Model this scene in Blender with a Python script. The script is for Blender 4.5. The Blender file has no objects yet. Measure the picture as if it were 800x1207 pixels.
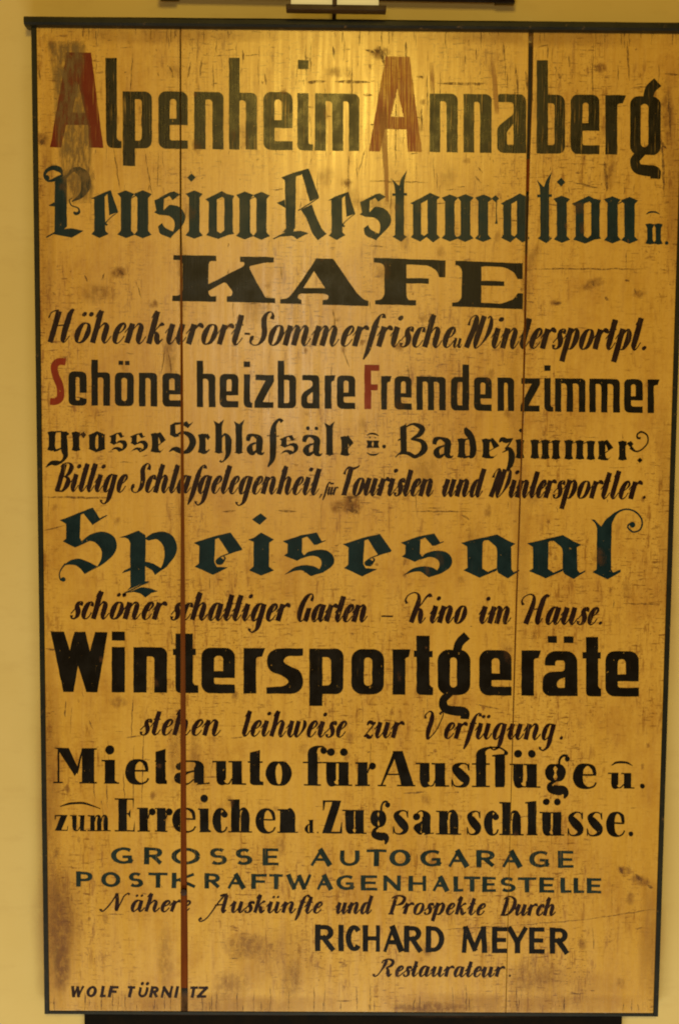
import bpy, math, random
import numpy as np
from mathutils import Matrix, Vector, noise
from mathutils.geometry import delaunay_2d_cdt

S = bpy.context.scene
COL = S.collection
# ------------------------------------------------------------------ camera
CAMROT = Matrix(((0.9999458975, -0.00690608799, -0.00777868331),
                 (-0.00704892501, 0.10004493925, -0.99495795026),
                 (0.00764948505, 0.99495895190, 0.09999084608)))
CAMPOS = Vector((-0.05028887, -2.55587573, 0.30392936))
FPX = 1676.0
cam = bpy.data.cameras.new("camera")
camo = bpy.data.objects.new("camera", cam)
COL.objects.link(camo)
camo.matrix_world = Matrix.Translation(CAMPOS) @ CAMROT.to_4x4()
cam.sensor_fit = 'VERTICAL'; cam.sensor_height = 24.0
cam.lens = FPX / 1207.0 * 24.0
cam.clip_start = 0.05; cam.clip_end = 100
S.camera = camo
# ------------------------------------------------------------------ world (dim warm room)
w = bpy.data.worlds.new("World"); S.world = w; w.use_nodes = True
bg = w.node_tree.nodes["Background"]
bg.inputs[0].default_value = (1.0, 0.46, 0.07, 1); bg.inputs[1].default_value = 0.17
# ------------------------------------------------------------------ lamps
def lamp(name, loc, target, sx, sy, power, col, typ='AREA'):
    l = bpy.data.lights.new(name, typ); l.energy = power; l.color = col
    if typ == 'AREA':
        l.shape = 'RECTANGLE'; l.size = sx; l.size_y = sy
    else:
        l.shadow_soft_size = sx
    o = bpy.data.objects.new(name, l); COL.objects.link(o); o.location = loc
    o.rotation_euler = (Vector(target) - Vector(loc)).to_track_quat('-Z', 'Y').to_euler()
    o['kind'] = 'helper'
    return o
lamp('ceiling_lamp', (0.03, -4.2, 1.50), (0, 0, .3), .40, .34, 51, (1.0, 0.67, 0.11))
lamp('window_lamp', (-0.30, -5.0, 0.42), (0, 0, .2), .5, 1.0, 22, (1.0, 0.86, 0.56))
lamp('low_fill', (-0.15, -1.9, -2.45), (0, 0, -0.7), 2.4, .7, 41, (1.0, 0.97, 0.80))  # added unseen fill from below, in place of floor bounce
S.view_settings.view_transform = 'Standard'; S.view_settings.look = 'None'
S.view_settings.exposure = 0; S.view_settings.gamma = 1
try: S.cycles.filter_width = 2.0
except Exception: pass
# ------------------------------------------------------------------ mapping from photo pixels to a plane y = const
def ray(px, py):
    return CAMROT @ Vector(((px - 400) / FPX, -(py - 603.5) / FPX, -1))
def at(px, py, y=0.0):
    d = ray(px, py); t = (y - CAMPOS.y) / d.y
    return CAMPOS + d * t
W2, H2 = 0.5737, 0.90          # half board
# ------------------------------------------------------------------ node helpers
def mat(name):
    m = bpy.data.materials.new(name); m.use_nodes = True
    nt = m.node_tree; return m, nt, nt.nodes["Principled BSDF"]
def N(nt, typ, **kw):
    n = nt.nodes.new(typ)
    for k, v in kw.items():
        if k.startswith('i_'):
            n.inputs[int(k[2:])].default_value = v
        else: setattr(n, k, v)
    return n
def pos(nt, scale, off=(0, 0, 0)):
    g = N(nt, 'ShaderNodeNewGeometry'); mp = N(nt, 'ShaderNodeMapping')
    mp.inputs['Scale'].default_value = scale; mp.inputs['Location'].default_value = off
    nt.links.new(g.outputs['Position'], mp.inputs[0]); return mp.outputs[0]
def noi(nt, scale, sc, detail=4, rough=0.6, off=(0, 0, 0)):
    n = N(nt, 'ShaderNodeTexNoise'); n.inputs['Scale'].default_value = sc
    n.inputs['Detail'].default_value = detail; n.inputs['Roughness'].default_value = rough
    nt.links.new(pos(nt, scale, off), n.inputs['Vector']); return n.outputs[0]
def rng(nt, v, a, b, c=0.0, d=1.0):
    n = N(nt, 'ShaderNodeMapRange'); n.interpolation_type = 'SMOOTHSTEP'
    nt.links.new(v, n.inputs[0])
    for i, x in enumerate((a, b, c, d)): n.inputs[1 + i].default_value = x
    return n.outputs[0]
def mix(nt, f, a, b):
    n = N(nt, 'ShaderNodeMix', data_type='RGBA')
    for sock, v in ((n.inputs[0], f), (n.inputs[6], a), (n.inputs[7], b)):
        if isinstance(v, (tuple, float, int)):
            sock.default_value = v if not isinstance(v, tuple) else (*v, 1)
        else: nt.links.new(v, sock)
    return n.outputs[2]
def mth(nt, op, a, b=0.0):
    n = N(nt, 'ShaderNodeMath', operation=op)
    for i, v in enumerate((a, b)):
        if isinstance(v, (int, float)): n.inputs[i].default_value = v
        else: nt.links.new(v, n.inputs[i])
    return n.outputs[0]
def bump(nt, v, strength, dist=0.001):
    b = N(nt, 'ShaderNodeBump'); b.inputs['Strength'].default_value = strength; b.inputs['Distance'].default_value = dist
    nt.links.new(v, b.inputs['Height']); return b.outputs[0]

def board_color(nt):
    """aged ochre paint on planks: blotches, vertical grain streaks, small stains"""
    L = noi(nt, (1, 1, 0.7), 2.6, 5, 0.6)
    base = mix(nt, rng(nt, L, 0.32, 0.68), (0.66, 0.400, 0.060), (0.74, 0.478, 0.090))
    st = noi(nt, (60, 60, 1.6), 1.0, 4, 0.6)
    base = mix(nt, rng(nt, st, 0.42, 0.66, 0, 0.20), base, (0.47, 0.23, 0.036))
    st2 = noi(nt, (150, 150, 5), 1.0, 3, 0.6, (3, 0, 1))
    base = mix(nt, rng(nt, st2, 0.50, 0.72, 0, 0.13), base, (0.72, 0.47, 0.13))
    bl = noi(nt, (1, 1, 0.8), 7.0, 6, 0.72, (5, 0, 2))
    base = mix(nt, rng(nt, bl, 0.47, 0.68, 0, 0.45), base, (0.40, 0.17, 0.022))
    pm = rng(nt, noi(nt, (1.4, 1, .8), 6.5, 4, 0.65, (3, 9, 5)), 0.42, 0.62, 0.18, 1.0)   # wear comes in patches
    fm = noi(nt, (1.3, 1, 1), 120.0, 6, 0.75, (4, 1, 1))      # fine mottling of the brushed paint
    base = mix(nt, mth(nt, 'MULTIPLY', pm, rng(nt, fm, 0.50, 0.66, 0, 0.55)), base, (0.36, 0.155, 0.022))
    base = mix(nt, rng(nt, fm, 0.48, 0.36, 0, 0.22), base, (0.80, 0.56, 0.16))
    fs = noi(nt, (90, 1, 16), 1.0, 5, 0.72, (1, 4, 2))         # small vertical smudges
    base = mix(nt, mth(nt, 'MULTIPLY', pm, rng(nt, fs, 0.53, 0.64, 0, 0.70)), base, (0.26, 0.10, 0.014))
    hs = noi(nt, (38, 1, 260), 1.0, 4, 0.68, (7, 2, 9))        # thin horizontal nicks
    base = mix(nt, mth(nt, 'MULTIPLY', pm, rng(nt, hs, 0.56, 0.64, 0, 0.85)), base, (0.17, 0.062, 0.009))
    vl = noi(nt, (420, 1, 13), 1.0, 4, 0.65, (2, 7, 3))        # hair cracks along the grain
    base = mix(nt, mth(nt, 'MULTIPLY', pm, rng(nt, vl, 0.59, 0.68, 0, 0.65)), base, (0.22, 0.085, 0.012))
    sp = noi(nt, (1, 1, 1), 230.0, 3, 0.6, (2, 2, 2))
    base = mix(nt, mth(nt, 'MULTIPLY', pm, rng(nt, sp, 0.60, 0.68, 0, 0.85)), base, (0.16, 0.06, 0.010))
    return base, st2, fs
def make_board_mat():
    m, nt, p = mat('ochre_painted_planks')
    c, a, b = board_color(nt)
    nt.links.new(c, p.inputs['Base Color'])
    r = noi(nt, (40, 1, 3), 2.0, 4, 0.6)
    nt.links.new(rng(nt, r, 0.3, 0.7, 0.22, 0.33), p.inputs['Roughness'])
    h = mth(nt, 'ADD', a, mth(nt, 'MULTIPLY', noi(nt, (1, 1, 1), 90, 3), 0.6))
    nt.links.new(bump(nt, h, 0.15, 0.0007), p.inputs['Normal'])
    p.inputs['Specular IOR Level'].default_value = 0.55
    return m
def paint_mat(name, col, wear=0.5, streak=0.62, rough=0.32, second=None, spec=0.16):
    """hand lettering paint: thin streaks and chips worn through to the ochre ground"""
    m, nt, p = mat(name)
    c, a, b = board_color(nt)
    n1 = noi(nt, (340, 1, 11), 1.0, 4, 0.65, (0, 0, 3))
    big = noi(nt, (1, 1, 0.8), 5.0, 4, 0.6, (8, 0, 0))
    mk = rng(nt, mth(nt, 'ADD', n1, mth(nt, 'MULTIPLY', mth(nt, 'SUBTRACT', big, 0.5), 0.35)), streak, streak + 0.14, 0, wear)
    chip = noi(nt, (1.6, 1, 1), 75.0, 4, 0.7, (0, 5, 0))
    mk2 = rng(nt, chip, 0.665, 0.70, 0, 0.65)
    f = mth(nt, 'MAXIMUM', mk, mk2)
    n2 = noi(nt, (1, 1, 1), 30.0, 4)
    pc = mix(nt, rng(nt, n2, 0.35, 0.65), col, second or tuple(x * 1.4 for x in col))
    nt.links.new(mix(nt, f, pc, c), p.inputs['Base Color'])
    nt.links.new(rng(nt, n2, 0.3, 0.7, rough - 0.05, rough + 0.08), p.inputs['Roughness'])
    nt.links.new(bump(nt, n1, 0.3, 0.0006), p.inputs['Normal'])
    p.inputs['Specular IOR Level'].default_value = spec
    return m
def stain_mat(name, col, dens=1.0, sc=(60, 1, 14), thr=0.42, att=True):
    m, nt, p = mat(name)
    p.inputs['Base Color'].default_value = (*col, 1); p.inputs['Roughness'].default_value = 0.5
    n1 = noi(nt, sc, 1.0, 5, 0.7)
    a = rng(nt, n1, thr, thr + 0.24, 0.15, dens)
    if att:
        at_ = N(nt, 'ShaderNodeAttribute', attribute_name='soft')
        a = mth(nt, 'MULTIPLY', a, at_.outputs['Fac'])
    nt.links.new(a, p.inputs['Alpha'])
    return m
M = {}
M['board'] = make_board_mat()
M['black'] = paint_mat('black_paint', (0.0050, 0.0042, 0.0032), 0.30, 0.66)
M['blackworn'] = paint_mat('worn_black_paint', (0.0065, 0.0055, 0.004), 0.62, 0.575, rough=.28, spec=.22)
M['blue'] = paint_mat('blue_green_paint', (0.0035, 0.0185, 0.028), 0.30, 0.66)
M['green'] = paint_mat('dark_green_paint', (0.012, 0.026, 0.026), 0.35, 0.60)
M['brown'] = paint_mat('brown_black_paint', (0.015, 0.0055, 0.0055), 0.35, 0.62)
M['red'] = paint_mat('red_paint', (0.145, 0.014, 0.006), 0.40, 0.58, second=(0.17, 0.022, 0.008))
M['redpale'] = paint_mat('glare_red_paint', (0.25, 0.055, 0.024), 0.80, 0.46, second=(0.30, 0.085, 0.032))  # streaky wear, plus the glare lightened into this red
M['redor'] = paint_mat('orange_red_paint', (0.26, 0.034, 0.010), 0.45, 0.60, second=(0.22, 0.025, 0.01))
# ------------------------------------------------------------------ 2-D shape tools (photo pixels, y down) 
def ln(p, q, n=1): return [(p[0] + (q[0] - p[0]) * i / n, p[1] + (q[1] - p[1]) * i / n) for i in range(n)]
def rpoly(pts):
    """polygon; a point (x, y, r) gets its corner rounded by r"""
    out = []; n = len(pts)
    for i, P in enumerate(pts):
        if len(P) < 3 or P[2] == 0: out.append((P[0], P[1])); continue
        A = pts[i - 1]; B = pts[(i + 1) % n]; r = P[2]
        def to(Q):
            dx, dy = Q[0] - P[0], Q[1] - P[1]; d = math.hypot(dx, dy) or 1
            k = min(r, d * 0.5 if len(Q) > 2 and Q[2] else d) / d
            return (P[0] + dx * k, P[1] + dy * k)
        a, b = to(A), to(B)
        for k in range(7):
            t = k / 6; s = 1 - t; c = 0.30      # rounder than a plain quadratic
            c1 = (a[0] + (P[0] - a[0]) * .56, a[1] + (P[1] - a[1]) * .56); c2 = (b[0] + (P[0] - b[0]) * .56, b[1] + (P[1] - b[1]) * .56)
            out.append(tuple(s**3 * a[j] + 3*s*s*t * c1[j] + 3*s*t*t * c2[j] + t**3 * b[j] for j in (0, 1)))
    return out
def spline(pts, seg=6):
    """Catmull-Rom through (x, y, w)"""
    if len(pts) < 3: return [tuple(p) for p in pts]
    P = [np.array(p, float) for p in pts]
    P = [2 * P[0] - P[1]] + P + [2 * P[-1] - P[-2]]
    out = []
    for i in range(1, len(P) - 2):
        for k in range(seg):
            t = k / seg
            q = 0.5 * (2*P[i] + (P[i+1]-P[i-1])*t + (2*P[i-1]-5*P[i]+4*P[i+1]-P[i+2])*t*t + (3*P[i]-P[i-1]-3*P[i+1]+P[i+2])*t**3)
            out.append(q)
    out.append(P[-2])
    return [(float(q[0]), float(q[1]), max(float(q[2]), .25)) for q in out]
def ribbon(pts):
    """outline polygon of a variable-width centre line"""
    L, Rr = [], []; n = len(pts)
    for i in range(n):
        a = pts[max(i - 1, 0)]; b = pts[min(i + 1, n - 1)]
        dx, dy = b[0] - a[0], b[1] - a[1]; d = math.hypot(dx, dy) or 1
        nx, ny = -dy / d, dx / d; w_ = pts[i][2] / 2
        L.append((pts[i][0] + nx * w_, pts[i][1] + ny * w_)); Rr.append((pts[i][0] - nx * w_, pts[i][1] - ny * w_))
    return L + Rr[::-1]
def quads(pts):
    """the same as separate quads, safe where the line bends tightly"""
    r = ribbon(pts); n = len(pts); out = []
    for i in range(n - 1): out.append([r[i], r[i + 1], r[2*n - 2 - i], r[2*n - 1 - i]])
    return out
def disc(x, y, r, ry=None, n=14, rot=0):
    ry = ry or r
    return [(x + r * math.cos(2*math.pi*k/n + rot), y + ry * math.sin(2*math.pi*k/n + rot)) for k in range(n)]
class Shp:
    """a set of filled polygons (add) minus holes (cut), in photo pixels"""
    def __init__(s): s.items = []     # (polys added, polys cut)
    def add(s, polys, cuts=()): s.items.append((list(polys), list(cuts)))
def wind(P, poly):
    """winding number of points P (n,2) in poly"""
    a = np.asarray(poly, float); b = np.roll(a, -1, 0)
    x, y = P[:, 0][:, None], P[:, 1][:, None]
    up = (a[:, 1] <= y) & (b[:, 1] > y); dn = (a[:, 1] > y) & (b[:, 1] <= y)
    cr = (b[:, 0] - a[:, 0]) * (y - a[:, 1]) - (x - a[:, 0]) * (b[:, 1] - a[:, 1])
    return (up & (cr > 0)).sum(1) - (dn & (cr < 0)).sum(1)
def resample(poly, step=3.0):
    out = []; n = len(poly)
    for i in range(n):
        p, q = poly[i], poly[(i + 1) % n]; d = math.hypot(q[0]-p[0], q[1]-p[1])
        if d < 1e-3: continue
        out += ln(p, q, max(1, int(d / step)))
    return out
def jit(poly, amp):
    o = []
    for x, y in poly:
        v = noise.noise_vector((x * .09, y * .09, 3.3)) ; u = noise.noise_vector((x * .5, y * .5, 9.1))
        o.append((x + amp * (v[0] * 1.2 + u[0] * .6), y + amp * (v[1] * 1.2 + u[1] * .6)))
    return o
# the open joints between the planks, in photo pixels: (left edge, right edge) at heights
J1 = [(20, 211.9, 213.5), (250, 212.4, 214.0), (330, 212.6, 214.6), (480, 213.2, 216.3), (600, 213.0, 217.2), (735, 212.9, 218.3), (985, 212.9, 219.9), (1110, 213.2, 221.0), (1200, 213.4, 221.6)]
J2 = [(20, 622.8, 628.8), (110, 621.5, 626.8), (190, 619.8, 624.2), (290, 618.4, 621.6), (400, 616.6, 619.2), (490, 614.8, 617.0), (735, 606.6, 608.0), (985, 600.2, 601.0), (1200, 595.2, 595.9)]
def jpoly(J): return [(a, y) for y, a, b in J] + [(b, y) for y, a, b in reversed(J)]
JP = [resample(jpoly(J1), 12), resample(jpoly(J2), 12)]
def triangulate(shp, amp=0.35, joints=True, step=3.0):
    V, E, items = [], [], []
    def put(poly):
        b = len(V); V.extend(Vector(p) for p in poly); n = len(poly); E.extend((b + i, b + (i + 1) % n) for i in range(n))
    for adds, cuts in shp.items:
        A = [jit(resample(p, step), amp) for p in adds]; C = [jit(resample(p, step), amp) for p in cuts]
        items.append((A, C))
        for p in A + C: put(p)
    arr = np.array([v[:] for v in V]); x0, y0 = arr.min(0); x1, y1 = arr.max(0)
    jj = []
    if joints:
        for jp in JP:
            c = [(px, py) for px, py in jp if y0 - 20 < py < y1 + 20]
            if len(c) > 3 and max(p[0] for p in c) > x0 and min(p[0] for p in c) < x1: jj.append(c); put(c)
    ov, oe, of, *_ = delaunay_2d_cdt(V, E, [], 0, 1e-4)
    P = np.array([v[:] for v in ov]); F = np.array([f for f in of if len(f) == 3], int)
    c = P[F].mean(1); keep = np.zeros(len(F), bool)
    for A, C in items:
        allp = np.concatenate([np.asarray(a) for a in A]); mn, mx = allp.min(0) - .1, allp.max(0) + .1
        idx = np.where(((c > mn) & (c < mx)).all(1))[0]
        if not len(idx): continue
        k = np.zeros(len(idx), bool)
        for a in A: k |= wind(c[idx], a) != 0
        for h in C: k &= wind(c[idx], h) == 0
        keep[idx] |= k
    for jp in jj: keep &= wind(c, jp) == 0
    F = F[keep]
    u, inv = np.unique(F, return_inverse=True)
    return P[u], inv.reshape(F.shape)
def mesh_obj(name, verts, faces, material, parent=None, smooth=False, label=None):
    me = bpy.data.meshes.new(name); me.from_pydata([tuple(v) for v in verts], [], [tuple(int(i) for i in f) for f in faces])
    me.materials.append(material); me.update()
    if smooth:
        for p in me.polygons: p.use_smooth = True
    o = bpy.data.objects.new(name, me); COL.objects.link(o)
    if parent: o.parent = parent
    if label: o['label'] = label
    return o
LIFT = [0.00035]
def paint(name, shp, material, parent, label=None, lift=None, amp=0.35, step=3.0):
    P, F = triangulate(shp, amp, True, step)
    y = -(lift or LIFT[0])
    vs = [at(px, py, y) for px, py in P]
    fs = []
    for f in F:          # face the viewer (-y)
        a, b, c = (vs[i] for i in f)
        fs.append(f if (b - a).cross(c - a).y < 0 else f[::-1])
    return mesh_obj(name, vs, fs, material, parent, False, label)

class Line:
    """a line of writing: local x = photo px, y up from a sloping base line"""
    def __init__(s, xa, ya, xb, yb, slant=0.0):
        s.xa, s.ya, s.k, s.sl = xa, ya, (yb - ya) / (xb - xa), slant; s.s = Shp()
    def m(s, p): return (p[0] + p[1] * s.sl, s.ya + s.k * (p[0] - s.xa) - p[1])
    def poly(s, pts, *holes): s.s.add([[s.m(p) for p in rpoly(pts)]], [[s.m(p) for p in rpoly(h)] for h in holes])
    def rect(s, x0, y0, x1, y1): s.poly([(x0, y0), (x1, y0), (x1, y1), (x0, y1)])
    def disc(s, x, y, r, ry=None): s.s.add([[s.m(p) for p in disc(x, y, r, ry)]])
    def stroke(s, pts, seg=6, straight=False):
        q = [tuple(p) for p in pts] if straight else spline(pts, seg)
        mp = [(*s.m(p), p[2]) for p in q]
        s.s.add([[tuple(v) for v in qd] for qd in quads(mp)])
    # ---- condensed grotesque letters
    def n(s, x0, a, b, x1, H, t, R=7, asc=None):
        top = [(a, H), (a, asc), (x0, asc)] if asc else [(x0, H)]
        s.poly([(x0, 0), (a, 0), (a, H - t, 1.5), (b, H - t, min(4, (b - a) * .6)), (b, 0), (x1, 0), (x1, H, R)] + top)
    def mm(s, x0, a, b, c, d, x1, H, t, R=7):
        s.poly([(x0, 0), (a, 0), (a, H-t, 1), (b, H-t, (b-a)*.6), (b, 0), (c, 0), (c, H-t, 1), (d, H-t, (d-c)*.6), (d, 0), (x1, 0), (x1, H, R), (x0, H)])
    def o(s, x0, c0, c1, x1, H, t, R=8):
        r = (c1 - c0) * .5
        s.poly([(x0, 0, R), (x1, 0, R), (x1, H, R), (x0, H, R)], [(c0, t, r), (c1, t, r), (c1, H - t, r), (c0, H - t, r)])
    def e(s, x0, c0, c1, x1, H, t, bar, gap, R=9):
        """bar=(low, high) of the cross bar, gap = top of the lower arm"""
        r = (c1 - c0) * .45
        s.poly([(x0, H, R), (x0, 0, R), (x1, 0), (x1, gap), (c0, gap, 2.5), (c0, bar[0], 1), (x1, bar[0]), (x1, H, R)],
               [(c0, bar[1]), (c1, bar[1]), (c1, H - t, r), (c0, H - t, r)])
    def b(s, x0, c0, c1, x1, H, t, asc, R=9, flip=False):
        r = (c1 - c0) * .4
        if flip: s.poly([(x1, 0), (x0, 0, R), (x0, H, R), (c1, H), (c1, asc), (x1, asc)], [(c0, t, r), (c1, t), (c1, H - t), (c0, H - t, r)])
        else: s.poly([(x0, 0), (x1, 0, R), (x1, H, R), (c0, H), (c0, asc), (x0, asc)], [(c0, t), (c1, t, r), (c1, H - t, r), (c0, H - t)])
    def p(s, x0, c0, c1, x1, H, t, desc, R=9):
        r = (c1 - c0) * .5
        s.poly([(x0, -desc), (c0, -desc), (c0, 0), (x1, 0, R), (x1, H, R), (x0, H)], [(c0, t), (c1, t, r), (c1, H - t, r), (c0, H - t)])
    def a(s, x0, c0, b, x1, H, t, R=8):
        s.poly([(x0 + 1, H, R * .35), (x1, H, R), (x1, 0), (x0, 0, R), (x0, H * .44, 5), (b, H * .66, 3), (b, H - t, 3), (x0 + 1, H - t)],
               [(c0, t, 2.5), (b, t, 1), (b, H * .50, 1), (c0, H * .36, 2.5)])
    def r(s, x0, a, x1, H, t): s.poly([(x0, 0), (a, 0), (a, H - t * 1.1, 2), (x1 - (x1 - a) * .35, H - t), (x1, H), (x0, H)])
    def i(s, x0, a, x1, H, t, foot=True):
        if foot and x1 > a: s.poly([(x0, H), (a, H), (a, t * .95, 2.5), (x1, t * .9), (x1, 0), (x0, 0, 6)])
        else: s.rect(x0, 0, a, H)
    def g(s, x0, c0, c1, x1, H, t, sw, R=10):
        s.o(x0, c0, c1, x1, H, t, R)
        W = x1 - x0
        s.stroke([(x0 + W*.58, H - 4, sw*.9), (x0 + W*.66, H + 8, sw*.95), (x0 + W*.90, H + 17, sw*.95)])
        s.stroke([(x0 + W*.40, 3, sw*.7), (x0 + W*.17, -6, sw*.85), (x0 + W*.24, -16, sw*.95), (x0 + W*.56, -18.5, sw), (x0 + W*.82, -20, sw), (x0 + W*.82, -28, sw*.9)])
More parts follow.
